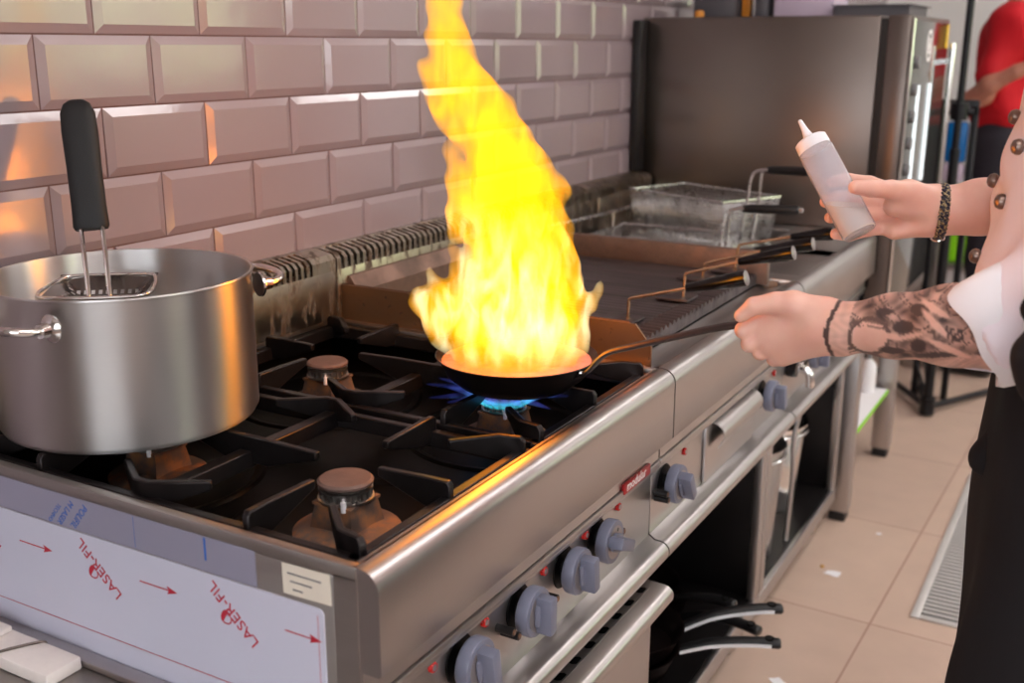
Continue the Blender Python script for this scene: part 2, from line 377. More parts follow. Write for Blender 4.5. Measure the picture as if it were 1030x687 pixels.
ORG = {}
def mesh_of(mb, m, off, name, angle=35):
    me = bpy.data.meshes.new(name)
    me.from_pydata([(v[0]-off[0], v[1]-off[1], v[2]-off[2]) for v in mb.v], [], mb.f)
    ms = m if isinstance(m, (list, tuple)) else [m]
    for q in ms: me.materials.append(q)
    if len(ms) > 1: me.polygons.foreach_set('material_index', mb.m)
    b = bmesh.new(); b.from_mesh(me); bmesh.ops.recalc_face_normals(b, faces=b.faces[:]); b.to_mesh(me); b.free()
    me.polygons.foreach_set('use_smooth', [True]*len(me.polygons))
    if angle < 179: me.set_sharp_from_angle(angle=math.radians(angle))
    me.update(); return me
def thing(name, label, cat, loc=(0, 0, 0), group=None, rotz=0):
    o = bpy.data.objects.new(name, None); COL.objects.link(o); o.location = loc; o.rotation_euler = (0, 0, rotz)
    o.empty_display_size = .05; o['label'] = label; o['category'] = cat
    if group: o['group'] = group
    ORG[o.name] = Vector(loc); return o
def part(name, mb, m, parent, label=None, angle=35):
    off = ORG[parent.name]; me = mesh_of(mb, m, off, name, angle)
    o = bpy.data.objects.new(name, me); COL.objects.link(o); o.parent = parent; ORG[o.name] = off
    if label: o['label'] = label
    return o
def bevel(o, w, seg=2):
    b = o.modifiers.new('edges', 'BEVEL'); b.width = w; b.segments = seg; b.limit_method = 'ANGLE'; b.angle_limit = math.radians(40); b.harden_normals = False
    return o
def single(name, mb, m, label, cat, loc=(0, 0, 0), group=None, angle=35, stuff=False):
    me = mesh_of(mb, m, loc, name, angle); o = bpy.data.objects.new(name, me); COL.objects.link(o); o.location = loc
    o['label'] = label; o['category'] = cat; ORG[o.name] = Vector(loc)
    if group: o['group'] = group
    if stuff: o['kind'] = 'stuff'
    return o
def struct(name, mb, m, parent=None, angle=35):
    me = mesh_of(mb, m, (0, 0, 0), name, angle); o = bpy.data.objects.new(name, me); COL.objects.link(o); ORG[o.name] = Vector((0, 0, 0))
    if parent: o.parent = parent
    else: o['kind'] = 'structure'
    return o
def copy_tree(root, loc, rotz=0, label=None, group=None):
    r = root.copy(); COL.objects.link(r); r.location = loc; r.rotation_euler = (0, 0, rotz)
    if label: r['label'] = label
    if group: r['group'] = group
    for ch in list(root.children):
        c = ch.copy(); COL.objects.link(c); c.parent = r
        for g in list(ch.children):
            d = g.copy(); COL.objects.link(d); d.parent = c
    return r
def copy_part(p, parent, dloc):
    c = p.copy(); COL.objects.link(c); c.parent = parent; c.location = Vector(p.location)+Vector(dloc)
    for g in list(p.children):
        d = g.copy(); COL.objects.link(d); d.parent = c
    return c
def text_mb(s, size, mtx, ext=.0002):
    cu = bpy.data.curves.new('t', 'FONT'); cu.body = s; cu.size = size; cu.extrude = ext; cu.align_x = 'LEFT'; cu.resolution_u = 3
    o = bpy.data.objects.new('t', cu); COL.objects.link(o)
    dg = bpy.context.evaluated_depsgraph_get(); me = bpy.data.meshes.new_from_object(o.evaluated_get(dg))
    mb = MB(); mb.add([mtx @ v.co for v in me.vertices], [tuple(p.vertices) for p in me.polygons])
    bpy.data.objects.remove(o); bpy.data.curves.remove(cu); bpy.data.meshes.remove(me); return mb

# ---- implicit surfaces: tapered capsules / ellipsoids smoothly joined, then surface nets
def sdf_mesh(prims, res, k=.01, noise_fn=None, pad=.02, post=None):
    los, his = [], []
    for p in prims:
        if p[0] == 'c':
            a, b = np.array(p[1], float), np.array(p[2], float); r = max(p[3], p[4])
            los.append(np.minimum(a, b)-r); his.append(np.maximum(a, b)+r)
        else:
            c = np.array(p[1], float); r = max(p[2]); los.append(c-r); his.append(c+r)
    lo = np.min(los, 0)-pad; hi = np.max(his, 0)+pad
    n = np.ceil((hi-lo)/res).astype(int)+1
    F = np.full(n, 0.2, np.float32)
    ax = [lo[i]+res*np.arange(n[i]) for i in range(3)]
    for p, l, h in zip(prims, los, his):
        kk = p[-1] if (p[0] == 'c' and len(p) > 5) else (p[4] if p[0] == 'e' and len(p) > 4 else k)
        m = max(k, kk)*1.2+res*2
        i0 = np.maximum(np.floor((l-m-lo)/res).astype(int), 0); i1 = np.minimum(np.ceil((h+m-lo)/res).astype(int)+1, n)
        X, Y, Z = np.meshgrid(ax[0][i0[0]:i1[0]], ax[1][i0[1]:i1[1]], ax[2][i0[2]:i1[2]], indexing='ij')
        if p[0] == 'c':
            a, b = np.array(p[1], float), np.array(p[2], float); ba = b-a; L2 = max(float(ba@ba), 1e-12)
            px, py, pz = X-a[0], Y-a[1], Z-a[2]
            t = np.clip((px*ba[0]+py*ba[1]+pz*ba[2])/L2, 0, 1)
            d = np.sqrt((px-t*ba[0])**2+(py-t*ba[1])**2+(pz-t*ba[2])**2)-(p[3]+(p[4]-p[3])*t)
        else:
            c = np.array(p[1], float); r = p[2]; px, py, pz = X-c[0], Y-c[1], Z-c[2]
            if len(p) > 3 and p[3] is not None:
                Rm = np.array(p[3].to_3x3()).T
                px, py, pz = Rm[0, 0]*px+Rm[0, 1]*py+Rm[0, 2]*pz, Rm[1, 0]*px+Rm[1, 1]*py+Rm[1, 2]*pz, Rm[2, 0]*px+Rm[2, 1]*py+Rm[2, 2]*pz
            q = np.sqrt((px/r[0])**2+(py/r[1])**2+(pz/r[2])**2); g = np.sqrt((px/r[0]**2)**2+(py/r[1]**2)**2+(pz/r[2]**2)**2)+1e-9
            d = np.where(q < 1e-3, -min(r), q*(q-1)/g)
        S = F[i0[0]:i1[0], i0[1]:i1[1], i0[2]:i1[2]]
        hh = np.clip(.5+.5*(S-d)/kk, 0, 1)
        F[i0[0]:i1[0], i0[1]:i1[1], i0[2]:i1[2]] = S*(1-hh)+d*hh-kk*hh*(1-hh)
    if noise_fn is not None:
        X, Y, Z = np.meshgrid(*ax, indexing='ij'); F = F+noise_fn(X, Y, Z)
    if post is not None:
        X, Y, Z = np.meshgrid(*ax, indexing='ij'); F = post(F, X, Y, Z)
    ins = F < 0
    c = [ins[i:n[0]-1+i, j:n[1]-1+j, l:n[2]-1+l] for i in (0, 1) for j in (0, 1) for l in (0, 1)]
    s = sum(q.astype(np.int8) for q in c); act = (s > 0) & (s < 8)
    idx = -np.ones(act.shape, np.int64); cells = np.argwhere(act); idx[act] = np.arange(len(cells))
    acc = np.zeros((len(cells), 3)); cnt = np.zeros(len(cells))
    corners = [(i, j, l) for i in (0, 1) for j in (0, 1) for l in (0, 1)]
    cv = np.array([F[cells[:, 0]+i, cells[:, 1]+j, cells[:, 2]+l] for i, j, l in corners])
    for a in range(8):
        for b in range(a+1, 8):
            ca, cb = corners[a], corners[b]
            if sum(abs(ca[q]-cb[q]) for q in range(3)) != 1: continue
            fa, fb = cv[a], cv[b]; x = (fa < 0) != (fb < 0); t = fa[x]/(fa[x]-fb[x])
            acc[x] += np.array(ca)+t[:, None]*(np.array(cb)-np.array(ca)); cnt[x] += 1
    V = lo+(cells+acc/np.maximum(cnt, 1)[:, None])*res
    faces = []
    for d in range(3):
        e1, e2 = (d+1) % 3, (d+2) % 3
        sl0 = [slice(None)]*3; sl1 = [slice(None)]*3; sl0[d] = slice(0, n[d]-1); sl1[d] = slice(1, n[d])
        for q in (e1, e2): sl0[q] = slice(1, n[q]-1); sl1[q] = slice(1, n[q]-1)
        A, B = ins[tuple(sl0)], ins[tuple(sl1)]; x = np.argwhere(A != B); fl = A[A != B]
        pos = x.copy(); pos[:, e1] += 1; pos[:, e2] += 1
        def at(o1, o2):
            q = pos.copy(); q[:, e1] -= o1; q[:, e2] -= o2; return idx[q[:, 0], q[:, 1], q[:, 2]]
        qd = np.stack([at(1, 1), at(0, 1), at(0, 0), at(1, 0)], 1); qd[~fl] = qd[~fl][:, ::-1]; faces.append(qd)
    Fq = np.concatenate(faces)
    mb = MB(); mb.v = [tuple(v) for v in V.tolist()]; mb.f = [tuple(f) for f in Fq.tolist()]; mb.m = [0]*len(mb.f)
    return mb
def wav(amp, fx, fy, fz, ph=0):
    return lambda X, Y, Z: amp*(np.sin(fx*X+1.7*np.sin(fz*.6*Z+fy*.4*Y)+ph)*np.sin(fz*Z+1.3*np.sin(fy*.7*Y+ph))+.5*np.sin(fy*Y*1.3+fz*1.9*Z+2*ph))

# ================================================================== the room
RX, RY0, RY1, RZ = 4.0, -3.0, 5.4, 2.6
mb = MB(); mb.box(-.15, RY0-.15, -.1, RX+.15, RY1+.15, 0); struct('floor', mb, M['floor'])
mb = MB(); mb.box(-.15, RY0-.15, RZ, RX+.15, RY1+.15, RZ+.1); struct('ceiling', mb, M['ceiling'])
# tiled wall behind the cooking line: real bevelled tiles, grout behind
mb = MB(); mb.cur = 1; mb.box(-.15, RY0, 0, -.0045, RY1, RZ); mb.cur = 0
rng = random.Random(3)
g, bv = .0012, .014
for row in range(-9, 12):
    z0 = 1.365-.1*row-.1+.0; z1 = z0+.1
    if z0 < .28 or z1 > 2.5: continue
    off = 0 if row % 2 == 0 else .1
    for jx in range(-8, 28):
        y0 = jx*.2+off; y1 = y0+.2
        tx, ty = rng.gauss(0, .0035), rng.gauss(0, .0035)
        def px(y, z, base): return base+(y-(y0+y1)/2)*tx+(z-(z0+z1)/2)*ty*1.5
        o = [(y0+g, z0+g), (y1-g, z0+g), (y1-g, z1-g), (y0+g, z1-g)]
        i1 = [(y0+bv, z0+bv), (y1-bv, z0+bv), (y1-bv, z1-bv), (y0+bv, z1-bv)]
        vs = [(-.0045, y, z) for y, z in o]+[(px(y, z, -.0035), y, z) for y, z in o]+[(px(y, z, .0015), y, z) for y, z in i1]
        fs = [(8, 9, 10, 11)]
        for q in range(4):
            w = (q+1) % 4; fs += [(q, w, 4+w, 4+q), (4+q, 4+w, 8+w, 8+q)]
        mb.add(vs, fs)
struct('wall_left', mb, [M['tile'], M['grout']], angle=12)
mb = MB(); mb.box(-.15, RY1, 0, RX+.15, RY1+.15, RZ); struct('wall_back', mb, M['back_wall'])
def wall_with_windows(mb, axis, pos, th, a0, a1, wins, zs):
    prev = a0
    def bx(u0, u1, z0, z1):
        if axis == 'x': mb.box(pos, u0, z0, pos+th, u1, z1)
        else: mb.box(u0, pos, z0, u1, pos+th, z1)
    for w0, w1 in wins:
        bx(prev, w0, 0, RZ); bx(w0, w1, 0, zs[0]); bx(w0, w1, zs[1], RZ); prev = w1
    bx(prev, a1, 0, RZ)
mb = MB(); wall_with_windows(mb, 'x', RX, .15, RY0, RY1, [(-.2, 1.4), (2.3, 4.7)], (1.15, 2.15)); struct('wall_right', mb, M['plaster'])
mb = MB(); wall_with_windows(mb, 'y', RY0-.15, .15, -.15, RX+.15, [(1.0, 3.4)], (.9, 2.2)); struct('wall_front', mb, M['plaster'])
def window(i, axis, pos, a0, a1, z0, z1, nm):
    mb = MB(); t = .05
    def bx(u0, u1, w0, w1, d0=0, d1=.06):
        if axis == 'x': mb.box(pos+d0, u0, w0, pos+d1, u1, w1, .004)
        else: mb.box(u0, pos+d0, w0, u1, pos+d1, w1, .004)
    bx(a0, a1, z0, z0+t); bx(a0, a1, z1-t, z1); bx(a0, a0+t, z0, z1); bx(a1-t, a1, z0, z1)
    for k in range(1, nm):
        c = a0+(a1-a0)*k/nm; bx(c-t/2, c+t/2, z0, z1)
    struct('window_%d' % i, mb, M['frame'])
window(1, 'x', RX+.04, -.2, 1.4, 1.15, 2.15, 2)
window(2, 'x', RX+.04, 2.3, 4.7, 1.15, 2.15, 3)
window(3, 'y', RY0-.1, 1.0, 3.4, .9, 2.2, 3)
# trees outside the right-hand windows
for i, (x, y, z, r) in enumerate([(7, 3.0, 1.6, 1.1), (7.4, 5.4, 1.9, 1.3), (7.2, 8.2, 1.4, 1.2), (8.4, .2, 1.5, 1.1)]):
    b = bmesh.new(); bmesh.ops.create_icosphere(b, subdivisions=4, radius=1)
    for v in b.verts:
        q = 1+.28*noise.noise(v.co*3+Vector((i*7, 0, 0)))+.12*noise.noise(v.co*9)
        v.co = Vector((v.co.x*r*q+x, v.co.y*r*q+y, v.co.z*r*q*1.1+z))
    mm = MB(); mm.bm(b); 
    t = thing('tree', 'leafy green tree outside the window', 'tree', (x, y, 0), 'trees outside the kitchen windows')
    part('crown', mm, M['leaf'], t)
    mt = MB(); mt.tube([(x, y, -.1), (x+.05, y, z)], [.12, .08]); part('trunk', mt, M['wood'], t)
# ceiling lamp housings
mbp = MB(); mbp.box(-.18, -.66, -.035, .18, .66, 0, .01); mbd = MB(); mbd.box(-.16, -.64, -.040, .16, .64, -.032, .004)
for i, (x, y) in enumerate(LAMPS):
    if i == 0:
        L0 = thing('ceiling_lamp', 'long white ceiling lamp above the aisle', 'lamp', (x, y, RZ), 'ceiling lamps of the kitchen')
        ORG[L0.name] = Vector((0, 0, 0)); part('housing', mbp, M['frame'], L0); part('diffuser', mbd, M['lamp'], L0)
    else: copy_tree(L0, (x, y, RZ))

# ================================================================== the cooking line
FX = .714   # outer face of the front aprons
def apron_profile(x0=.685, drop=.757, top=.87):
    pts = [(x0, top-.012), (x0, top)]
    for k in range(7):
        a = PI/2*(1-k/6); pts.append((FX-.022+.022*math.cos(a), top-.022+.022*math.sin(a)))
    pts += [(FX, drop+.003), (FX-.004, drop), (.690, drop), (.690, drop-.004), (FX-.010, drop-.004)] if False else [(FX, drop+.003), (FX-.003, drop), (.688, drop)]
    return pts
RAILP = [(.66, .592), (.682, .587), (.690, .581)]+[(.700+.0165*math.sin(a), .564+.0165*math.cos(a)) for a in [PI*k/9 for k in range(0, 10)]]+[(.66, .5475)]
def front_shell(root, y0, y1, nm='range'):
    """apron, the strip under it, control panel and bullnose rail of one unit"""
    e = .0012
    m = MB(); m.prism(apron_profile(), 'y', y0+e, y1-e); part('apron', m, M['steel'], root, angle=50)
    m = MB(); m.box(.660, y0+e, .722, .692, y1-e, .757); m.box(.660, y0+e, .712, .6955, y1-e, .7205, .002); m.box(.660, y0+e, .703, .6925, y1-e, .7105, .002)
    part('trim_strip', m, M['steel_dull'] if False else M['steel'], root)
    m = MB(); m.box(.640, y0+e, .585, .680, y1-e, .7028, .001); part('control_panel', m, M['steel'], root)
    m = MB(); m.prism(RAILP, 'y', y0+e, y1-e); part('front_rail', m, M['steel'], root, angle=50)

def knob_parts(root, y, z=.667, x=.680, rot=0.0, proto=[]):
    """control knob on its black backing: dial ring and raised grip"""
    mtx = Matrix.Translation((x, y, z)) @ Matrix.Rotation(rot, 4, 'X') @ Matrix.Rotation(PI/2, 4, 'Y') @ Matrix.Diagonal((1.27, 1.27, 1.05, 1))
    m = MB(); m.lathe([(0, .012), (.0235, .012), (.0250, .014), (.0255, .017), (.0255, .026), (.0245, .0285), (.019, .029)], (0, 0, 0), 40, mtx)
    k = part('control_knob', m, M['knob'], root)
    m = MB(); m.lathe([(.0192, .0288), (.0192, .0293), (0, .0293)], (0, 0, 0), 36, mtx); part('dial', m, M['knob_ring'], k)
    m = MB(); m.box(-.0195, -.0070, .0285, .0195, .0070, .050, .0025, 2, mtx)
    m.box(-.012, -.011, .0285, .012, .011, .036, .004, 2, mtx); part('grip', m, M['knob'], k)
    m = MB(); m.lathe([(0, .0001), (.0235, .0001), (.0225, .0015), (.010, .002), (.008, .012), (0, .012)], (0, 0, 0), 32, mtx); part('spindle_plate', m, M['black_enamel'], k)
    m = MB(); m.box(-.0015, .0125, .0290, .0015, .0165, .0297, 0, 1, mtx); part('pointer_mark', m, M['black_plastic'], k)
    return k
def badge(root, y, z=.688, x=.680):
    mtx = Matrix.Translation((x, y, z)) @ Matrix.Rotation(PI/2, 4, 'Y')
    m = MB(); m.lathe([(0, 0), (.0065, 0), (.0065, .004), (.0055, .0052), (.0040, .0052)], (0, 0, 0), 24, mtx)
    b = part('indicator_ring', m, M['red'], root)
    m = MB(); m.lathe([(.0040, .0050), (.0038, .0056), (0, .0056)], (0, 0, 0), 20, mtx); part('indicator_lens', m, M['knob_ring'], b)
def igniter(root, y, z=.655, x=.680):
    m = MB(); m.tube([(x, y, z), (x+.024, y, z)], .0055, 12); k = part('igniter_button', m, M['black_plastic'], root)
    m = MB(); m.tube([(x+.0235, y, z), (x+.0255, y, z)], .0035, 12); part('igniter_tip', m, M['rust_iron'], k)

def back_guard(root, y0, y1, s0, s1, pitch, m1, x=.06, lo=.872):
    """upright flue guard; open slots wrap over the top front edge, with a dark inside"""
    e = .0015
    m = MB(); m.box(.004, y0+e, lo, x, y1-e, .960, .002)
    m.box(.004, y0+e, .960, .018, y1-e, .996, .001)
    def cap(a, b):
        m.prism([(x, .9595), (x, .980), (x-.008, .989), (.019, .996), (.019, .993), (x-.010, .9855), (x-.003, .978), (x-.003, .9595)], 'y', a, b)
    cap(y0+e, s0)
    n = int((s1-s0)/pitch); w = pitch*.50
    for k in range(n):
        a = s0+k*pitch; cap(a+w, a+pitch+.0001)
    cap(s0+n*pitch, y1-e)
    g = part('back_guard', m, m1, root)
    m = MB(); m.box(.019, y0+.01, .9602, .030, y1-.01, .980); part('flue_interior', m, M['black_enamel'], g)
    return g

# ---------------- gas range
RNG = thing('gas_range', 'four-burner stainless steel gas range with oven, film still on its side panel', 'stove', (.36, .15, 0))
Y0, Y1 = -.235, .53
m = MB()   # deck: rim strips round the two black wells
for bx in [(.004, Y0, .855, .688, Y0+.012, .870), (.004, Y1-.012, .855, .688, Y1, .870), (.004, Y0+.012, .855, .052, Y1-.012, .870), (.680, Y0+.012, .855, .6885, Y1-.012, .870)]:
    m.box(*bx, .001)
part('hob_rim', m, M['steel_dull'], RNG)
m = MB()
m.box(.053, Y0+.013, .792, .679, Y1-.013, .800)
for bx in [(.052, Y0+.012, .80, .056, Y1-.012, .862), (.676, Y0+.012, .80, .680, Y1-.012, .862), (.056, Y0+.012, .80, .676, Y0+.016, .862), (.056, Y1-.016, .80, .676, Y1-.012, .862)]: m.box(*bx)
for cx, cy in [(.535, -.05), (.205, -.05), (.535, .32), (.205, .32)]:
    m.lathe([(.150, .800), (.146, .8035), (.140, .8035), (.134, .800)], (cx, cy, 0), 56)
part('drip_well', m, M['black_enamel'], RNG)
m = MB(); m.box(.004, Y0, .20, .660, Y0+.010, .855, .002); part('side_panel', m, M['steel_dull'], RNG)
m = MB(); m.box(.004, Y1-.010, .20, .660, Y1-.001, .855, .002); part('side_panel', m, M['steel_dull'], RNG)
m = MB(); m.box(.660, Y0, .585, .6885, Y0+.004, .8575); part('side_edge', m, M['steel_dull'], RNG)
front_shell(RNG, Y0, Y1)
back_guard(RNG, Y0, Y1, -.12, .476, .0152, M['dirty_steel'])
for y in (-.175, -.041, .097, .222, .327): knob_parts(RNG, y, rot={-.041: .15, .097: .0, .222: .1, .327: 1.15}.get(y, 0))
for y in (-.099, .013, .163, .287, .399): badge(RNG, y)
for y, z in ((.045, .664), (.058, .652), (.160, .655), (.362, .672), (.372, .664)): igniter(RNG, y, z)
# name plate
m = MB(); m.box(.692, .386, .7135, .6975, .484, .7305, .0015); npl = part('name_plate', m, M['name_red'], RNG, 'red name plate with white lettering')
mt = Matrix.Translation((.6978, .393, .7175)) @ Matrix(((0, 0, 1, 0), (1, 0, 0, 0), (0, 1, 0, 0), (0, 0, 0, 1)))
part('lettering', text_mb('modular', .0215, mt), M['white_print'], npl)
# oven door with its slotted, rolled handle lip
m = MB(); m.box(.655, Y0+.03, .20, .7035, .497, .500, .003); dr = part('oven_door', m, M['steel'], RNG)
lip = [(.660, .5295), (.690, .5245), (.722, .5235)]+[(.722+.0165*math.sin(a), .507+.0165*math.cos(a)) for a in [PI*k/8 for k in range(1, 9)]]+[(.704, .490), (.704, .488), (.660, .488)]
m = MB(); m.prism(lip, 'y', Y0+.025, .500); part('handle_lip', m, M['steel'], dr, angle=50)
for k in range(15):
    y = -.20+k*.0465
    m = MB(); m.add([(.6935, y, .5254), (.6935, y+.018, .5254), (.699, y+.022, .5252), (.7035, y+.020, .5250), (.7035, y+.004, .5250), (.6985, y, .5252)], [(0, 1, 2, 3, 4, 5)])
    part('vent_slot', m, M['black_enamel'], dr)
m = MB(); m.box(.690, -.21, .5238, .7065, .475, .5243); part('slot_strip', m, M['steel'], dr)
m = MB(); m.box(.01, Y0+.012, .21, .654, Y1-.012, .580); part('oven_body', m, M['dark_inside'], RNG)
for x, y in ((.08, -.18), (.08, .48), (.62, -.18), (.62, .48)):
    m = MB(); m.lathe([(0, 0), (.022, 0), (.022, .03), (.018, .035), (.018, .2)], (x, y, 0), 20); part('leg', m, M['steel'], RNG)
# protective films on the side panel: white film, blue-printed film, sticker
YS = Y0-.0006
def rr(x0, z0, x1, z1, r=.006):
    return [(x0, z0), (x1, z0), (x1, z1-r), (x1-r*.3, z1-r*.3), (x1-r, z1), (x0, z1)]
m = MB(); m.prism(rr(.006, .33, .6475, .815), 'y', Y0-.0022, Y0-.0001); flm = part('protective_film', m, M['film_white'], RNG, 'white film printed in red')
m = MB(); m.prism(rr(.006, .8165, .5605, .8565, .002), 'y', Y0-.0009, Y0-.0001); flb = part('protective_film', m, M['film_blue'], RNG, 'grey film printed in blue')
m = MB(); m.box(.0, 0, 0, .061, .0006, .0335, 0, 1, Matrix.Translation((.5965, Y0-.0008, .8205)) @ Matrix.Rotation(-.02, 4, 'Y')); stk = part('paper_sticker', m, M['paper'], RNG)
def side_text(s, x, z, size, deg, y=Y0-.0026, ext=.0002):
    mt = Matrix.Translation((x, y, z)) @ Matrix.Rotation(PI/2, 4, 'X') @ Matrix.Rotation(math.radians(deg), 4, 'Z')
    return text_mb(s, size, mt, ext)
m = MB()
for ox in (-.209, 0, .204):
    if ox > -.1: m.merge(side_text('LASER-FIL', .357+ox, .7535, .0195, 137))
    # droplet mark
    q = MB(); c = Vector((.312+ox, 0, .771))
    ring = [(c.x+.0075*math.cos(a)*(1-.25*math.sin(a)), c.z+.0085*math.sin(a)) for a in [2*PI*k/20 for k in range(20)]]
    rin = [(c.x+.0060*math.cos(a)*(1-.25*math.sin(a)), c.z+.0068*math.sin(a)) for a in [2*PI*k/20 for k in range(20)]]
    vs = [(p[0], Y0-.0026, p[1]) for p in ring]+[(p[0], Y0-.0026, p[1]) for p in rin]
    q.add(vs, [(k, (k+1) % 20, 20+(k+1) % 20, 20+k) for k in range(20)]); q.add([(p[0], Y0-.0027, p[1]) for p in [rin[k] for k in range(3, 14)]], [tuple(range(11))])
    if ox > -.1: m.merge(q)
for x0, x1 in ((-.02, .034), (.184, .243), (.388, .446), (.597, .645)):
    if x0 < 0: m.merge(side_text('R', .148, .762, .018, 137)); continue
    z = .7795; y = Y0-.0026
    m.add([(x0, y, z-.0008), (x1-.012, y, z-.0008), (x1-.012, y, z+.0008), (x0, y, z+.0008)], [(0, 1, 2, 3)])
    m.add([(x1-.016, y, z-.005), (x1, y, z), (x1-.016, y, z+.005), (x1-.013, y, z)], [(0, 1, 2, 3)])
m.add([(.006, Y0-.0026, .6915), (.645, Y0-.0026, .6915), (.645, Y0-.0026, .6925), (.006, Y0-.0026, .6925)], [(0, 1, 2, 3)])
m.add([(.6405, Y0-.0026, .34), (.6412, Y0-.0026, .34), (.6412, Y0-.0026, .808), (.6405, Y0-.0026, .808)], [(0, 1, 2, 3)])
part('red_lettering', m, M['red_print'], flm, angle=180)
m = MB(); yb = Y0-.0012
m.merge(side_text('POLIFIL', .305, .8525, .0125, 230, yb, .0001)); m.merge(side_text('M LASER', .283, .8525, .0110, 230, yb, .0001)); m.merge(side_text('TECHNO', .262, .8450, .0080, 230, yb, .0001))
part('blue_lettering', m, M['blue_print'], flb, angle=180); m = MB()
m.add([(.4895, yb, .8295), (.4925, yb, .8295), (.4925, yb, .8555), (.4895, yb, .8555)], [(0, 1, 2, 3)])
part('blue_mark', m, M['blue_print'], flb, angle=180); m = MB()
m.add([(.3845, yb, .819), (.3853, yb, .819), (.3853, yb, .8555), (.3845, yb, .8555)], [(0, 1, 2, 3)])
part('blue_line', m, M['blue_print'], flb, angle=180)
m = MB()
for k in range(3):
    z = .8435-.0085*k
    m.box(.603+.003*k, Y0-.0011, z, .646-.012*k, Y0-.0009, z+.0016)
part('faded_writing', m, M['grey_metal'], stk)

# burners: base disc, square casting, slotted ring, cap, igniter
def burner(cx, cy):
    m = MB(); m.lathe([(0, .8005), (.064, .8005), (.064, .8035), (.058, .8075), (.030, .812), (0, .812)], (cx, cy, 0), 48)
    b = part('gas_burner', m, M['rust_iron'], RNG)
    m = MB(); s0, s1 = .031, .026
    lo = [(-s0, -s0), (s0, -s0), (s0, s0), (-s0, s0)]; hi = [(-s1, -s1), (s1, -s1), (s1, s1), (-s1, s1)]
    vs = [(cx+a, cy+b_, .808) for a, b_ in lo]+[(cx+a*1.0, cy+b_, .838) for a, b_ in hi]+[(cx+a*1.08, cy+b_*1.08, .8385) for a, b_ in hi]+[(cx+a*1.08, cy+b_*1.08, .842) for a, b_ in hi]
    m.add(vs, [(i+4*j, (i+1) % 4+4*j, (i+1) % 4+4*j+4, i+4*j+4) for j in range(3) for i in range(4)]+[(12, 13, 14, 15), (3, 2, 1, 0)])
    part('burner_casting', m, M['rust_iron'], b)
    m = MB(); m.lathe([(.016, .8425), (.0325, .8425), (.0330, .8455), (.0300, .8465), (.0255, .8465), (.0255, .8575), (0, .8575)], (cx, cy, 0), 40)
    for k in range(20):
        a = 2*PI*k/20; mt = Matrix.Translation((cx, cy, 0)) @ Matrix.Rotation(a, 4, 'Z')
        m.box(.0250, -.0019, .846, .0312, .0019, .8565, .0004, 1, mt)
    m.lathe([(.0285, .8545), (.0318, .8550), (.0318, .8570), (.0285, .8575)], (cx, cy, 0), 40)
    part('burner_ring', m, M['steel_dull'], b)
    m = MB(); m.lathe([(0, .8580), (.020, .8580), (.021, .8605), (.0325, .8620), (.0328, .8650), (.0300, .8675), (.015, .8690), (0, .8692)], (cx, cy, 0), 48); part('burner_cap', m, M['cap_iron'], b)
    m = MB(); m.tube([(cx+.018, cy-.028, .838), (cx+.018, cy-.028, .850)], .0032, 12); m.tube([(cx+.018, cy-.028, .850), (cx+.018, cy-.028, .854)], .0015, 8); part('igniter', m, M['white_plastic'], b)
    return b
b0 = burner(.535, -.055)
for dx, dy in ((-.325, .012), (-.325, .368), (.0, .368)): copy_part(b0, RNG, (dx, dy, 0))

# pan supports: cast frames with raised fins; each lifts off
def pan_support(label, y0, y1, grp):
    cy = (y0+y1)/2; cx = .37; t = .009
    r = thing('pan_support', label, 'pan support', (cx, cy, .845), grp)
    X0, X1 = .062, .676; a, b = y0+.006, y1-.004
    m = MB(); w = .020; z0, z1 = .846, .866
    def bar(x0, ya, x1, yb, inset=.004):
        if abs(x1-x0) > abs(yb-ya): m.prism([(ya, z0), (yb, z0), (yb-inset, z1), (ya+inset, z1)], 'x', x0, x1)
        else:
            m.prism([(x0, z0), (x1, z0), (x1-inset, z1), (x0+inset, z1)], 'y', ya, yb)
    bar(X0, a, X1, a+w); bar(X0, b-w, X1, b); bar(X0, a+.004, X0+w, b-.004); bar(X1-w, a+.004, X1, b-.004); bar(cx-.013, a+.01, cx+.013, b-.01)
    m.box(X0-.004, a-.002, .845, X0+.012, a+.012, .868, .004); m.box(X1-.012, a-.002, .845, X1+.003, a+.012, .866, .004)
    bevel(part('frame', m, M['iron'], r), .0016)
    def fin(pts, top, bot):
        m = MB(); m.plate(pts, top, bot, t)
        bevel(part('fin', m, M['iron'], r), .0016)
    T = .885
    for xx in (.530, .205):
        L = .112 
        for s, e in ((a+.004, a+L), (b-.004, b-L)):
            d = 1 if e > s else -1
            fin([(xx, s), (xx, s+d*.004), (xx, s+d*.035), (xx, e)], [T-.006, T, T, T-.002], [.848, .848, .850, T-.012])
    # crosswise fins: front, rear and the double one over the middle bar
    fin([(X1-.004, cy), (X1-.008, cy), (X1-.04, cy), (X1-.103, cy)], [T-.006, T, T, T-.002], [.848, .848, .850, T-.012])
    fin([(X0+.004, cy), (X0+.008, cy), (X0+.04, cy), (X0+.103, cy)], [T-.006, T, T, T-.002], [.848, .848, .850, T-.012])
    fin([(.260, cy), (.335, cy), (.405, cy), (.482, cy)], [T-.002, T, T, T-.002], [T-.012, .850, .850, T-.012])
    # corner fins
    for s in (-1, 1):
        e = a if s < 0 else b
        fin([(.302, e-s*.052), (.360, e-s*.014), (.380, e-s*.014), (.436, e-s*.052)], [T-.002, T, T, T-.002], [T-.012, .852, .852, T-.012])
        for xe, dx in ((X1, -1), (X0, 1)):
            fin([(xe+dx*.002, e-s*.016), (xe+dx*.008, e-s*.018), (xe+dx*.036, e-s*.024), (xe+dx*.082, e-s*.068)], [T-.007, T, T, T-.002], [.848, .848, .852, T-.012])
    return r
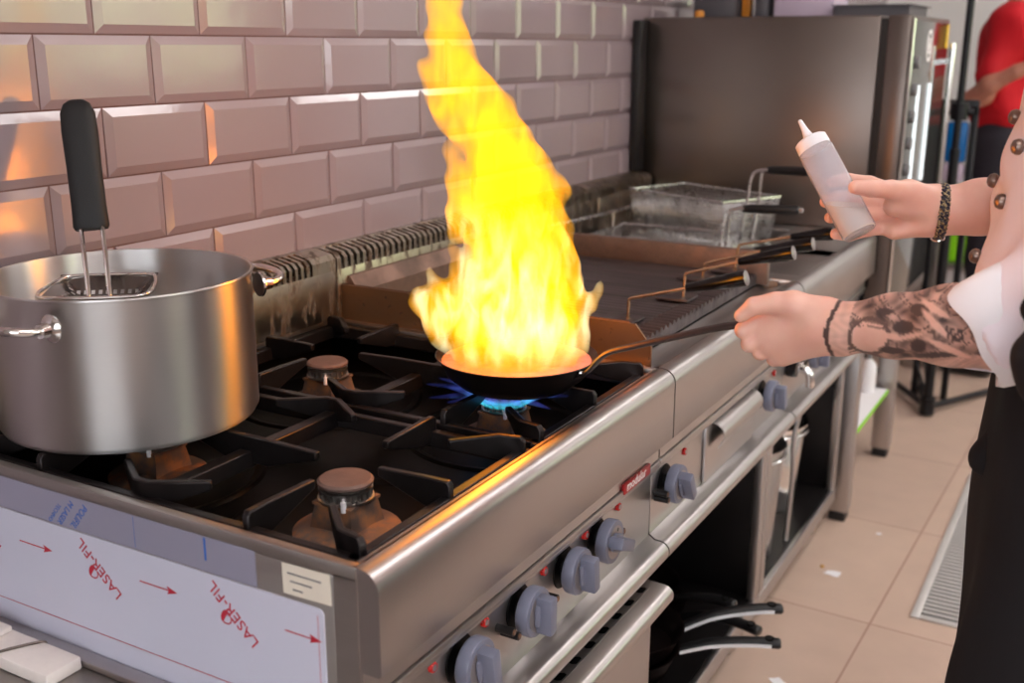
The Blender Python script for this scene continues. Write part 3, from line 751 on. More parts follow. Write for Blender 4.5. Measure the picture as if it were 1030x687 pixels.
pan_support('black cast-iron pan support under the stock pot, nearest grate of the range', -.225, .146, 'pan supports of the range')
pan_support('black cast-iron pan support under the flaming frying pan', .148, .519, 'pan supports of the range')

# ---------------- griddle
GR = thing('griddle', 'stainless gas griddle with ribbed dark plate beside the range', 'griddle', (.36, .9, 0))
G0, G1 = .532, 1.268
front_shell(GR, G0, G1)
back_guard(GR, G0, G1, .545, 1.255, .0185, M['dirty_steel'], lo=.86)
m = MB(); m.box(.004, G0+.001, .62, .660, G0+.008, .868); m.box(.004, G1-.008, .62, .660, G1-.001, .868); m.box(.01, G0+.008, .62, .640, G1-.008, .70); part('body', m, M['steel_dull'], GR)
# plate with ribs running front to back; their ends show as a scalloped edge
m = MB(); ya, yb = .560, 1.240; n = 34; prof = []
for k in range(n):
    y = ya+(yb-ya)*k/n; w = (yb-ya)/n
    prof += [(y, .8790), (y+w*.22, .8850), (y+w*.40, .8866), (y+w*.58, .8850), (y+w*.80, .8790)]
prof.append((yb, .8790))
m.prism([(y, z if z < .880 else z) for y, z in prof]+[(yb, .862), (ya, .862)], 'x', .580, .618)
m.prism([(y, .8845+(z-.8866)*.16) for y, z in prof]+[(yb, .862), (ya, .862)], 'x', .098, .5798)
m.prism([(.0605, .862), (.0975, .862), (.0975, .886), (.0605, .886)], 'y', ya, yb)
part('griddle_plate', m, M['griddle'], GR, angle=50)
m = MB()
m.prism([(.6185, .846), (.6185, .858), (.640, .852), (.660, .858), (.684, .870), (.684, .846)], 'y', ya-.012, yb+.012); part('grease_channel', m, M['steel'], GR)
# low splash walls: near one with an angled front corner, far one brown with heat, rear ledge
poly = [(.061, .8605), (.668, .8605), (.668, .898), (.640, .932), (.061, .932)]
m = MB(); m.prism(poly, 'y', .5405, .5445); part('splash_plate', m, M['orange_plate'], GR, 'rust-speckled near side splash plate')
m = MB(); m.prism([(.5445, .930), (.5445, .934), (.5585, .926), (.5585, .8625), (.5560, .8625), (.5560, .924)], 'x', .061, .628); part('splash_lining', m, M['brown_steel'], GR)
m = MB(); m.box(.061, 1.242, .8605, .640, 1.262, .932, .003); part('splash_plate', m, M['brown_steel'], GR, 'heat-browned far splash plate')
m = MB(); m.prism([(.0605, .945), (.066, .944), (.085, .918), (.085, .8865), (.0605, .8865)], 'y', .5605, 1.2415); part('rear_ledge', m, M['brown_steel'], GR)
for y in (.588, 1.118): knob_parts(GR, y, .660, rot=.5 if y < 1 else .2)
for y in (.673, 1.199): badge(GR, y, .684)
for y, z in ((.545, .657), (.550, .645)): igniter(GR, y, z)
m = MB(); m.box(.680, .770, .590, .6865, 1.050, .700, .002); dw = part('grease_drawer', m, M['steel'], GR)
arc = [(.6865, .697)]+[(.6885+.022*math.sin(a), .675+.022*math.cos(a)) for a in [PI*k/8 for k in range(0, 7)]]+[(.700, .650), (.6985, .651)]+[(.6885+.0205*math.sin(a), .675+.0205*math.cos(a)) for a in [PI*k/8 for k in range(6, -1, -1)]]+[(.6865, .695)]
m = MB(); m.prism(arc, 'y', .800, 1.030); part('drawer_handle', m, M['steel'], dw, angle=50)

# ---------------- fryer
FR = thing('deep_fryer', 'stainless double deep fryer between the griddle and the oven', 'fryer', (.36, 1.63, 0))
F0, F1 = 1.272, 2.000
front_shell(FR, F0, F1)
for a, b in ((F0, 1.634), (1.638, F1)):
    back_guard(FR, a, b, a+.02, b-.03, .0165, M['dirty_steel'], lo=.86)
m = MB()
for a, b in ((F0+.001, 1.335), (1.590, 1.665), (1.930, F1-.001)): m.box(.0605, a, .852, .684, b, .870, .001)
m.box(.0605, 1.335, .852, .150, 1.930, .870, .001); m.box(.500, 1.335, .852, .684, 1.930, .870, .001)
part('deck', m, M['steel'], FR)
for a, b in ((1.335, 1.590), (1.665, 1.930)):
    m = MB(); t = .003
    m.box(.15, a, .66, .50, b, .663); m.box(.15, a, .663, .15+t, b, .856); m.box(.5-t, a, .663, .5, b, .856); m.box(.15+t, a, .663, .5-t, a+t, .856); m.box(.15+t, b-t, .663, .5-t, b, .856)
    w = part('oil_well', m, M['steel_dull'], FR)
    m = MB(); m.box(.153, a+.003, .80, .497, b-.003, .806); part('oil', m, mat('dark_oil', hexc(60, 36, 14), .08, 0, .1, 6) if 'oil' not in M else M['oil'], w)
m = MB(); m.box(.004, F0+.001, .62, .660, F0+.008, .852); m.box(.004, F1-.008, .62, .660, F1-.001, .852); m.box(.004, F0+.008, .62, .640, F1-.008, .64); part('body', m, M['steel_dull'], FR)
for y in (1.47, 1.78): knob_parts(FR, y, .66)
for y in (1.55, 1.86): badge(FR, y)
# chrome drain tap by the arm
m = MB(); m.tube(smooth_path([(.680, 1.36, .655), (.705, 1.36, .655), (.718, 1.36, .645), (.720, 1.36, .615)]), .010, 14)
m.tube([(.69, 1.36, .664), (.70, 1.36, .678)], .007, 12); m.tube([(.702, 1.345, .680), (.702, 1.385, .680)], .006, 12); part('drain_tap', m, M['chrome'], FR)
m = MB(); m.lathe([(0, 0), (.016, 0), (.018, .006), (.016, .022), (0, .024)], (0, 0, 0), 24, Matrix.Translation((.682, 1.30, .668)) @ Matrix.Rotation(PI/2, 4, 'Y')); part('tap_knob', m, M['black_gloss'], FR)
m = MB(); m.box(.04, G0+.004, .560, .655, G0+.008, .6199); m.box(.04, F1-.01, .560, .655, F1-.006, .6199)
for bxx in [(.04, G0+.008, .570, .06, F1-.01, .6199), (.62, G0+.008, .570, .64, F1-.01, .6199)]: m.box(*bxx)

# ---------------- open base cabinets under griddle and fryer
def base_cabinet(label, y0, y1):
    r = thing('base_cabinet', label, 'cabinet', (.36, (y0+y1)/2, 0), 'open base cabinets')
    e = .001
    for a, b in ((y0+e, y0+.014), (y1-.014, y1-e)):
        m = MB(); m.box(.02, a, .125, .642, b, .546, .001); part('side_panel', m, M['dark_inside'], r)
        m = MB(); m.box(.6425, a-.0 if a == y0+e else b-.032, .125, .662, a+.032 if a == y0+e else b, .546, .002); part('front_post', m, M['steel'], r)
    m = MB(); m.box(.02, y0+.014, .125, .024, y1-.014, .546); part('back_panel', m, M['dark_inside'], r)
    m = MB(); m.box(.02, y0+e, .112, .648, y1-e, .1245); part('bottom_shelf', m, M['dark_inside'], r)
    m = MB(); m.box(.6485, y0+e, .085, .663, y1-e, .1245, .002); part('front_sill', m, M['steel'], r)
    m = MB(); m.box(.02, y0+e, .5462, .655, y1-e, .5472); part('top_sheet', m, M['dark_inside'], r)
    for x, y in ((.07, y0+.07), (.07, y1-.07), (.60, y0+.07), (.60, y1-.07)):
        m = MB(); m.lathe([(0, 0), (.025, 0), (.026, .022), (.021, .026), (.021, .111)], (x, y, 0), 24); part('leg', m, M['steel_dull'], r)
    return r
base_cabinet('open steel cabinet under the griddle with pans on its shelf', G0, G1)
base_cabinet('open steel cabinet under the fryer with steel containers', F0, F1)

# ================================================================== combi oven on its stand
OV = thing('combi_oven', 'large stainless combi oven standing behind the fryer', 'oven', (.34, 2.36, .62))
O0, O1 = 2.010, 2.63
m = MB(); m.box(.012, O0, .62, .672, O1, 1.428, .006); part('housing', m, M['oven_side'], OV)
m = MB(); m.box(.0055, O0-.055, .999, .030, O0-.001, 1.420, .003); part('rear_dark_strip', m, M['black_plastic'], OV)  # black strip added to give the dark band between wall and oven
m = MB(); m.box(.672, O0+.004, .63, .690, O1-.004, 1.42); part('door_gasket', m, M['black_plastic'], OV)
m = MB(); m.box(.690, O0, .62, .747, O1, 1.428, .004); dr = part('front_module', m, M['oven_side'], OV)
m = MB(); m.box(.7472, O0+.012, .66, .752, O1-.030, 1.415, .001); part('glass_panel', m, M['oven_glass'], dr)
m = MB(); m.tube([(.7525, O0+.006, .63), (.7525, O0+.006, 1.42)], .004, 8); part('bright_edge', m, M['chrome'], dr)
m = MB(); m.tube([(.768, O1-.04, 1.36), (.768, O1-.04, .80)], .009, 12); m.box(.750, O1-.046, 1.30, .768, O1-.034, 1.315); m.box(.750, O1-.046, .86, .768, O1-.034, .875); part('door_handle', m, M['chrome'], dr)
mt = Matrix.Translation((.7526, 2.27, 1.352)) @ Matrix.Rotation(PI/2, 4, 'Y')
m = MB(); m.lathe([(.034, 0), (.034, .001), (.043, .001), (.043, 0)], (0, 0, 0), 36, mt)
m.box(-.022, -.022, 0, .022, -.008, .001, 0, 1, mt); m.box(-.022, .008, 0, .022, .022, .001, 0, 1, mt); m.box(-.006, -.010, 0, .006, .010, .001, 0, 1, mt); part('round_emblem', m, M['white_print'], dr)
m = MB(); m.box(.7525, 2.545, 1.345, .7535, 2.585, 1.412); part('sticker', m, M['yellow'], dr)
for z in (1.31, 1.24, 1.17, 1.10, 1.03, .96, .89):
    m = MB(); m.lathe([(0, 0), (.016, 0), (.016, .010), (0, .011)], (0, 0, 0), 20, Matrix.Translation((.7525, 2.085, z)) @ Matrix.Rotation(PI/2, 4, 'Y')); part('control_button', m, M['grey_metal'], dr)
M['tube'] = mat('glowing_reflection', (.3, .3, .3, 1), .4, 0, 0, emit=(.9, .97, 1, 1), es=1.1)  # glowing strips added to imitate tube light reflections in the door glass
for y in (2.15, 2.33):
    m = MB(); m.tube([(.754, y, .98), (.754, y, 1.25)], .0055, 10); part('reflection_strip', m, M['tube'], dr)
for x, y in ((.08, 2.10), (.64, 2.10), (.08, 2.62), (.64, 2.62)):
    m = MB(); m.tube([(x, y, .575), (x, y, .6202)], .018, 12); part('foot', m, M['black_plastic'], OV)
ST = thing('oven_stand', 'square-legged steel stand carrying the combi oven', 'stand', (.34, 2.38, 0))
m = MB(); m.box(.02, 2.045, .545, .69, 2.70, .575, .002); part('top_frame', m, M['steel_dull'], ST)
for x in (.05, .66):
    for y in (2.075, 2.67):
        m = MB(); m.box(x-.028, y-.028, .03, x+.028, y+.028, .545, .003); l = part('leg', m, M['steel'], ST)
        m = MB(); m.box(x-.024, y-.024, 0, x+.024, y+.024, .03, .003); part('rubber_foot', m, M['black_plastic'], l)
m = MB(); m.box(.04, 2.06, .232, .668, 2.69, .246, .002); part('shelf', m, M['steel'], ST)
m = MB(); m.box(.40, 2.11, .2465, .675, 2.60, .256, .002); single('cutting_board', m, M['white_plastic'], 'white board lying on the shelf of the oven stand', 'cutting board', (.5, 2.3, .2465))
m = MB(); m.box(.6752, 2.11, .2470, .681, 2.60, .2555, .001); single('board_trim', m, M['green_plastic'], 'green strip along the front edge of the white board', 'strip', (.68, 2.3, .2465))
def bottle(name, label, x, y, z, r, h, mb_, mc, cat='bottle', group=None):
    t = thing(name, label, cat, (x, y, z), group)
    m = MB(); m.lathe([(0, 0), (r*.92, 0), (r, h*.04), (r, h*.62), (r*.8, h*.74), (r*.36, h*.84), (r*.36, h*.88), (0, h*.88)], (x, y, z), 28); part('bottle_body', m, mb_, t)
    m = MB(); m.lathe([(0, h*.86), (r*.42, h*.86), (r*.42, h), (0, h)], (x, y, z), 20); part('cap', m, mc, t)
    return t
bottle('plastic_bottle', 'white plastic bottle with a grey cap on the oven stand shelf', .615, 2.55, .2565, .030, .13, M['white_plastic'], M['grey_metal'])
bottle('plastic_bottle', 'short white bottle with a red cap on the oven stand shelf', .60, 2.26, .2565, .024, .10, M['white_plastic'], M['red'])
bottle('plastic_bottle', 'tall amber bottle at the back of the oven stand shelf', .560, 2.50, .2565, .026, .22, M['orange_plastic'], M['white_plastic'])

# on top of the oven
def pan_tray(name, label, x0, y0, x1, y1, z, h, m_, cat):
    m = MB(); t = .004
    m.box(x0, y0, z, x1, y1, z+t); m.box(x0, y0, z+t, x0+t, y1, z+h); m.box(x1-t, y0, z+t, x1, y1, z+h); m.box(x0+t, y0, z+t, x1-t, y0+t, z+h); m.box(x0+t, y1-t, z+t, x1-t, y1, z+h)
    m.box(x0-.008, y0-.008, z+h, x1+.008, y0+.003, z+h+.003); m.box(x0-.008, y1-.003, z+h, x1+.008, y1+.008, z+h+.003); m.box(x0-.008, y0+.003, z+h, x0+.003, y1-.003, z+h+.003); m.box(x1-.003, y0+.003, z+h, x1+.008, y1-.003, z+h+.003)
    return single(name, m, m_, label, cat, ((x0+x1)/2, (y0+y1)/2, z))
pan_tray('baking_tray', 'dark shallow tray on the front corner of the oven top', .50, 2.22, .70, 2.50, 1.4282, .030, M['dark_box'], 'tray')
m = MB(); m.box(.075, 2.24, 1.4282, .205, 2.42, 1.64, .006); single('storage_box', m, M['dark_box'], 'dark grey box on the rear of the oven top, left of the pale upright', 'box', (.14, 2.33, 1.4282))
m = MB(); m.box(.262, 2.24, 1.4282, .300, 2.42, 1.64, .006); single('storage_box', m, M['dark_box'], 'narrow dark box on the oven top, right of the pale upright', 'box', (.28, 2.33, 1.4282))
m = MB(); m.box(.215, 2.27, 1.4282, .240, 2.30, 1.66, .003); single('measuring_jug', m, M['orange_plastic'], 'pale narrow upright between the dark boxes on the oven top', 'container', (.228, 2.28, 1.4282))
m = MB(); m.box(.315, 2.25, 1.4282, .49, 2.42, 1.62, .008); m.box(.310, 2.245, 1.60, .495, 2.425, 1.625, .004); single('food_container', m, M['lilac'], 'pale lilac plastic container on the oven top', 'container', (.40, 2.33, 1.4282))
m = MB(); m.lathe([(0, 0), (.012, 0), (.014, .008), (.012, .018), (0, .021)], (.150, 2.09, 1.4282), 20); single('vent_cap', m, M['orange_plastic'], 'small brass-coloured cap on the near edge of the oven top', 'cap', (.15, 2.09, 1.4282))

# ================================================================== stock pot and strainer
PX, PY, PZ = .1865, -.054, .8853
POT = thing('stock_pot', 'big brushed steel stock pot on the nearest grate', 'pot', (PX, PY, PZ))
R_, H_ = .1612, .188
m = MB(); m.lathe([(0, 0), (R_-.012, 0), (R_-.004, .003), (R_, .010), (R_, H_-.004), (R_+.0025, H_-.001), (R_+.002, H_+.001), (R_-.001, H_+.0005), (R_-.0022, H_-.004), (R_-.0022, .012), (R_-.012, .005), (0, .004)], (PX, PY, PZ), 128); part('pot_body', m, M['steel_pot'], POT, angle=50)
def pot_handle(ang):
    c = Vector((PX, PY, PZ+.159)); d = Vector((math.cos(ang), math.sin(ang), 0)); s = Vector((-d.y, d.x, 0))
    m = MB(); P = [c+d*(R_+.001)+s*.058, c+d*(R_+.022)+s*.058, c+d*(R_+.044)+s*.045+Vector((0, 0, .004)), c+d*(R_+.050)+Vector((0, 0, .006)), c+d*(R_+.044)-s*.045+Vector((0, 0, .004)), c+d*(R_+.022)-s*.058, c+d*(R_+.001)-s*.058]
    m.tube(smooth_path(P, 3), .0052, 12); h = part('handle', m, M['chrome'], POT)
    for q in (-1, 1):
        o = c+d*(R_-.001)+s*.058*q; mt = Matrix.Translation(o) @ Matrix.Rotation(ang, 4, 'Z') @ Matrix.Rotation(PI/2, 4, 'Y')
        m = MB(); m.lathe([(0, 0), (.016, 0), (.0165, .003), (.013, .006), (.009, .008), (.008, .018), (0, .018)], (0, 0, 0), 28, mt); part('rosette', m, M['chrome'], h)
pot_handle(math.radians(71)); pot_handle(math.radians(-87))

# perforated strainer: basket, rim, two rods, black grip
SK = thing('strainer', 'perforated steel strainer with a black grip standing in the stock pot', 'strainer', (.15, -.05, .93))
c0 = Vector((.147, -.053, 1.052))
ex = Vector((.79, .61, 0)); ey = Vector((-.61, .79, 0)); tl = Vector((0, 0, 1))
def bk(u, v, w=0): return c0+ex*u+ey*v+tl*w+tl*(.05*v)
outl = [(-.074, -.038), (-.060, .040), (-.050, .054), (.050, .054), (.062, .044), (.072, -.040), (.055, -.062), (-.055, -.062)]
m = MB(); m.tube(smooth_path([bk(u, v) for u, v in outl], 2, True), .0028, 10, True); part('rim', m, M['chrome'], SK)
m = MB(); NU, NV = 27, 23; vs = []; ids = {}
def bz(u, v):
    a = max(abs(u)/.064, abs(v)/.054)
    return -.034*(1-max(0, a-.35)/.65) if a > .35 else -.034
for i in range(NU+1):
    for j in range(NV+1):
        u = -.064+.128*i/NU; v = -.056+.112*j/NV; ids[i, j] = len(vs); vs.append(bk(u*.98, v*.96, bz(u, v)*.9))
fs = []
for i in range(NU):
    for j in range(NV):
        hole = (i % 2 == (j//2) % 2) and (j % 2 == 0) and 2 < i < NU-3 and 2 < j < NV-3
        if not hole: fs.append((ids[i, j], ids[i+1, j], ids[i+1, j+1], ids[i, j+1]))
m.add(vs, fs); part('perforated_bowl', m, M['dark_steel'], SK, angle=60)
g0, g1 = Vector((.109, -.028, 1.118)), Vector((.064, .004, 1.282)); ax_ = (g1-g0).normalized(); sd = (ex-ax_*ex.dot(ax_)).normalized(); nn = ax_.cross(sd)
for q in (-1, 1):
    m = MB(); m.tube(smooth_path([g0+ax_*.01+sd*.0135*q, bk(.010+.0125*q, -.056, .004), bk(.010+.0125*q, -.062, -.002)], 1), .0030, 10); part('rod', m, M['chrome'], SK)
m = MB(); vs = []; prof = [(0, .0205, .0105), (.004, .0225, .012), (.03, .0215, .0125), (.08, .0215, .0130), (.13, .0225, .0135), (.155, .0215, .0125), (.166, .017, .0100), (.171, .010, .006)]
NS = 28
for t_, a_, b_ in prof:
    for k in range(NS):
        an = 2*PI*k/NS; cs, sn = math.cos(an), math.sin(an)
        q = 2/3.2; vs.append(g0+ax_*t_+sd*a_*math.copysign(abs(cs)**q, cs)+nn*b_*math.copysign(abs(sn)**q, sn))
fs = [(i*NS+k, i*NS+(k+1) % NS, (i+1)*NS+(k+1) % NS, (i+1)*NS+k) for i in range(len(prof)-1) for k in range(NS)]+[tuple(range(NS)), tuple(range((len(prof)-1)*NS, len(prof)*NS))]
m.add(vs, fs); part('grip', m, M['soft_grip'], SK, angle=60)

# ================================================================== frying pan, flames
NX, NY, NZ = .561, .303, .8862
FP = thing('frying_pan', 'dark carbon-steel frying pan in flames held over the right burner', 'frying pan', (NX, NY, NZ))
m = MB(); m.lathe([(0, 0), (.070, 0), (.080, .003), (.097, .017), (.1105, .0405), (.1140, .0440), (.1150, .0450), (.1138, .0458), (.1080, .0410), (.094, .0190), (.078, .006), (.068, .0035), (0, .0035)], (NX, NY, NZ), 96); part('pan_body', m, M['carbon'], FP, angle=60)
m = MB()
hp = [(.662, .290, .915), (.684, .285, .930), (.700, .282, .951), (.716, .281, .963), (.745, .281, .973), (.80, .287, .992), (.875, .2985, 1.0165), (.935, .3075, 1.0230)]
P = smooth_path(hp, 2); vs = []
for i, p in enumerate(P):
    t = (P[min(i+1, len(P)-1)]-P[max(i-1, 0)]).normalized(); s = Vector((0, 1, 0)); s = (s-t*s.dot(t)).normalized(); n_ = t.cross(s)
    f = i/(len(P)-1); w = .0085+.004*f; h = .0030+.0022*f
    if i in (0, len(P)-1): w *= .8; h *= .7
    for k in range(12):
        a = 2*PI*k/12; vs.append(p+s*w*math.cos(a)+n_*h*math.sin(a))
fs = [(i*12+k, i*12+(k+1) % 12, (i+1)*12+(k+1) % 12, (i+1)*12+k) for i in range(len(P)-1) for k in range(12)]+[tuple(range(12)), tuple(range((len(P)-1)*12, len(P)*12))]
m.add(vs, fs); ph = part('handle', m, M['pan_handle'], FP, angle=60)
for p in ((.668, .292, .922), (.672, .282, .926)):
    m = MB(); m.lathe([(0, 0), (.004, 0), (.003, .003), (0, .0035)], (0, 0, 0), 12, Matrix.Translation(p) @ Matrix.Rotation(PI/2, 4, 'Y')); part('rivet', m, M['chrome'], ph)
m = MB(); rings = 14; seg = 56; vs = [(NX, NY, NZ+.0375)]
for i in range(1, rings+1):
    r = .1068*i/rings
    for k in range(seg):
        a = 2*PI*k/seg; q = Vector((r*math.cos(a), r*math.sin(a), 0))
        z = .0375+.005*noise.noise(q*45)+.003*noise.noise(q*110) if i < rings else .0375
        vs.append((NX+q.x, NY+q.y, NZ+z))
fs = [(0, 1+k, 1+(k+1) % seg) for k in range(seg)]+[(1+i*seg+k, 1+i*seg+(k+1) % seg, 1+(i+1)*seg+(k+1) % seg, 1+(i+1)*seg+k) for i in range(rings-1) for k in range(seg)]
m.add(vs, fs); single('pan_sauce', m, M['pan_inside'], 'creamy pink sauce bubbling in the flaming pan', 'sauce', (NX, NY, NZ+.02), angle=80, stuff=True)

# flame: closed body of burning vapour
FL = []
def fc(pts):
    for a, b in zip(pts[:-1], pts[1:]): FL.append(('c', a[:3], b[:3], a[3], b[3], max(.003, min(.012, b[3]*.9))))
fc([(.555, .303, .945, .088), (.560, .306, .985, .086), (.562, .312, 1.03, .074), (.556, .318, 1.08, .066), (.545, .324, 1.125, .062), (.535, .327, 1.165, .060), (.522, .328, 1.205, .050), (.505, .327, 1.245, .043), (.482, .322, 1.285, .036), (.455, .318, 1.325, .032), (.440, .320, 1.37, .026), (.432, .326, 1.41, .023), (.430, .330, 1.46, .020), (.425, .330, 1.52, .010)])
fc([(.430, .312, 1.315, .026), (.440, .316, 1.275, .026), (.462, .318, 1.24, .024)])
fc([(.58, .335, 1.165, .034), (.592, .342, 1.160, .024)]); fc([(.575, .335, 1.10, .045), (.60, .342, 1.03, .040), (.60, .335, .98, .040)])
fc([(.485, .30, 1.14, .034), (.478, .297, 1.175, .022), (.465, .295, 1.205, .012), (.459, .292, 1.222, .003)])
fc([(.480, .300, 1.13, .026), (.472, .297, 1.10, .022)]); fc([(.47, .294, 1.165, .014), (.466, .292, 1.155, .008)])
fc([(.520, .27, .985, .050), (.490, .25, .995, .042), (.468, .24, 1.006, .030), (.452, .230, 1.014, .018), (.441, .225, 1.020, .008), (.434, .221, 1.019, .002)])
fc([(.488, .252, 1.0, .030), (.468, .243, 1.032, .014), (.461, .241, 1.046, .006), (.459, .240, 1.056, .0015)])
fc([(.50, .262, 1.02, .022), (.492, .262, 1.058, .013), (.484, .260, 1.080, .006), (.481, .259, 1.090, .0015)]); fc([(.53, .275, 1.05, .03), (.512, .275, 1.085, .015), (.508, .275, 1.10, .003)])
fc([(.478, .240, .980, .022), (.482, .236, .960, .014), (.490, .234, .944, .006)]); fc([(.50, .235, .965, .018), (.512, .228, .945, .008)])
fc([(.612, .32, .985, .036), (.634, .332, .996, .022), (.650, .343, 1.006, .013), (.659, .350, 1.018, .0065), (.661, .352, 1.030, .0035), (.666, .356, 1.042, .0012)])
fc([(.60, .31, .965, .045), (.635, .315, .950, .028), (.645, .30, .944, .012)])
fc([(.54, .24, .965, .03), (.56, .215, .948, .014)])
fl_noise = lambda X, Y, Z: .0045*np.sin(X*70+3*np.sin(Z*28))*np.sin(Z*52+2*np.sin(Y*60))+.003*np.sin(X*150+Z*60+2)*np.sin(Y*130+Z*95)
def fl_post(F, X, Y, Z):   # stays inside and above the pan rim
    rr_ = np.sqrt((X-NX)**2+(Y-NY)**2); bowl = np.maximum(NZ+.040-Z, np.where(Z < NZ+.046, rr_-.108, -1))
    return np.maximum(F, bowl)
mflame = flame_mat('fire', (1, .45, .003, 1), (1, .40, .001, 1), 29, 27, .0, .30, 5.0, (7, 7, 2.2), white=(.11, .23, (1.3, 1.2, .75, 1)), ramp=(.008, .060, .08), nlo=.5, nhi=1.5, soot=((1, .80, .06, 1), 22))
mb = sdf_mesh(FL, .0042, .012, fl_noise, post=fl_post)
fo = single('flame', mb, mflame, 'tall yellow-orange flame rising from the frying pan', 'flame', (NX, NY, NZ+.03), angle=180)
for i, (x, y, z, e) in enumerate([(.555, .305, 1.03, .9), (.545, .32, 1.12, .7), (.50, .325, 1.24, .3)]):
    d = bpy.data.lights.new('flame_light', 'POINT'); d.energy = e; d.color = (1, .33, .05); d.shadow_soft_size = .035
    o = bpy.data.objects.new('flame_light', d); COL.objects.link(o); o.location = (x, y, z)
# blue gas flame licking out under the pan
GF = []
bc = Vector((.535, .313, .853))
for k in range(22):
    a = 2*PI*k/22+.1; d = Vector((math.cos(a), math.sin(a), 0)); L = .066+.014*math.sin(k*2.3)
    if d.x < -.25: L += .024
    if d.x > .6: L += .020
    p0 = bc+d*.030+Vector((0, 0, .002)); p1 = bc+d*.052+Vector((0, 0, .018)); p2 = bc+d*L*1.15+Vector((0, 0, .0275 if L < .08 else .022))
    GF.append(('c', tuple(p0), tuple(p1), .0050, .0058, .004)); GF.append(('c', tuple(p1), tuple(p2), .0058, .0018, .004))
def gf_post(F, X, Y, Z):
    rr_ = np.sqrt((X-NX)**2+(Y-NY)**2); under = NZ+.0035+np.clip(rr_-.08, 0, 1)*1.0
    return np.maximum(F, Z-under+.004)
mgas = flame_mat('gas_fire', (.03, .40, .50, 1), (.07, .09, .55, 1), 46, 17, .002, .020, 30, (1, 1, 1))
mb = sdf_mesh(GF, .0020, .004, None, .012, post=gf_post)
single('gas_flame', mb, mgas, 'blue gas flame between the burner and the bottom of the frying pan', 'flame', (bc.x, bc.y, .853), angle=180)

# ================================================================== rods with black handles on the griddle
def rod(label, y, pts, zb):
    r = thing('griddle_press', label, 'press', (pts[0][0], y, zb), 'long black-handled presses on the griddle')
    b = Vector((pts[0][0], y, zb)); c, h, e = [Vector((p[0], y, p[1])) for p in pts[1:]]
    m = MB(); m.tube(smooth_path([b, b+(c-b)*.7, c, c+(h-c)*.12, h], 2), .0030, 10); part('rod', m, M['brass_wire'], r)
    d = (e-h).normalized(); up_ = Vector((0, 1, 0)).cross(d)
    m = MB(); n = 9; P = [h+(e-h)*(i/(n-1)) for i in range(n)]; R = [.0068, .0078, .0088, .0100, .0112, .0121, .0128, .0133, .0130]
    m.tube(P, R, 20); k = part('handle', m, M['black_gloss'], r)
    m = MB(); m.tube([e+d*.0001, e+d*.0012, e+d*.0020], [.0126, .0124, .0105], 24); part('end_cap', m, M['knob_ring'], k)
    m = MB(); m.box(b.x-.045, y-.030, zb-.0002, b.x+.020, y+.030, zb+.0050, .002); part('press_plate', m, M['griddle'], r)
rod('black-handled press nearest the flaming pan, its gilt rod bent down to the griddle', .719, [(.550,), (.551, .927), (.656, .957), (.757, .985)], .8868)
rod('second black-handled press from the flaming pan, between two others', .928, [(.572,), (.574, .936), (.677, .969), (.776, .995)], .8868)
rod('third black-handled press, mostly behind the second one', 1.120, [(.540,), (.545, .920), (.660, .957), (.762, .980)], .8868)
rod('farthest black-handled press, its handle ending behind the squeeze bottle', 1.225, [(.570,), (.575, .941), (.692, .969), (.775, .985)] and [(.575,), (.580, .945), (.690, .972), (.775, .985)], .8868)

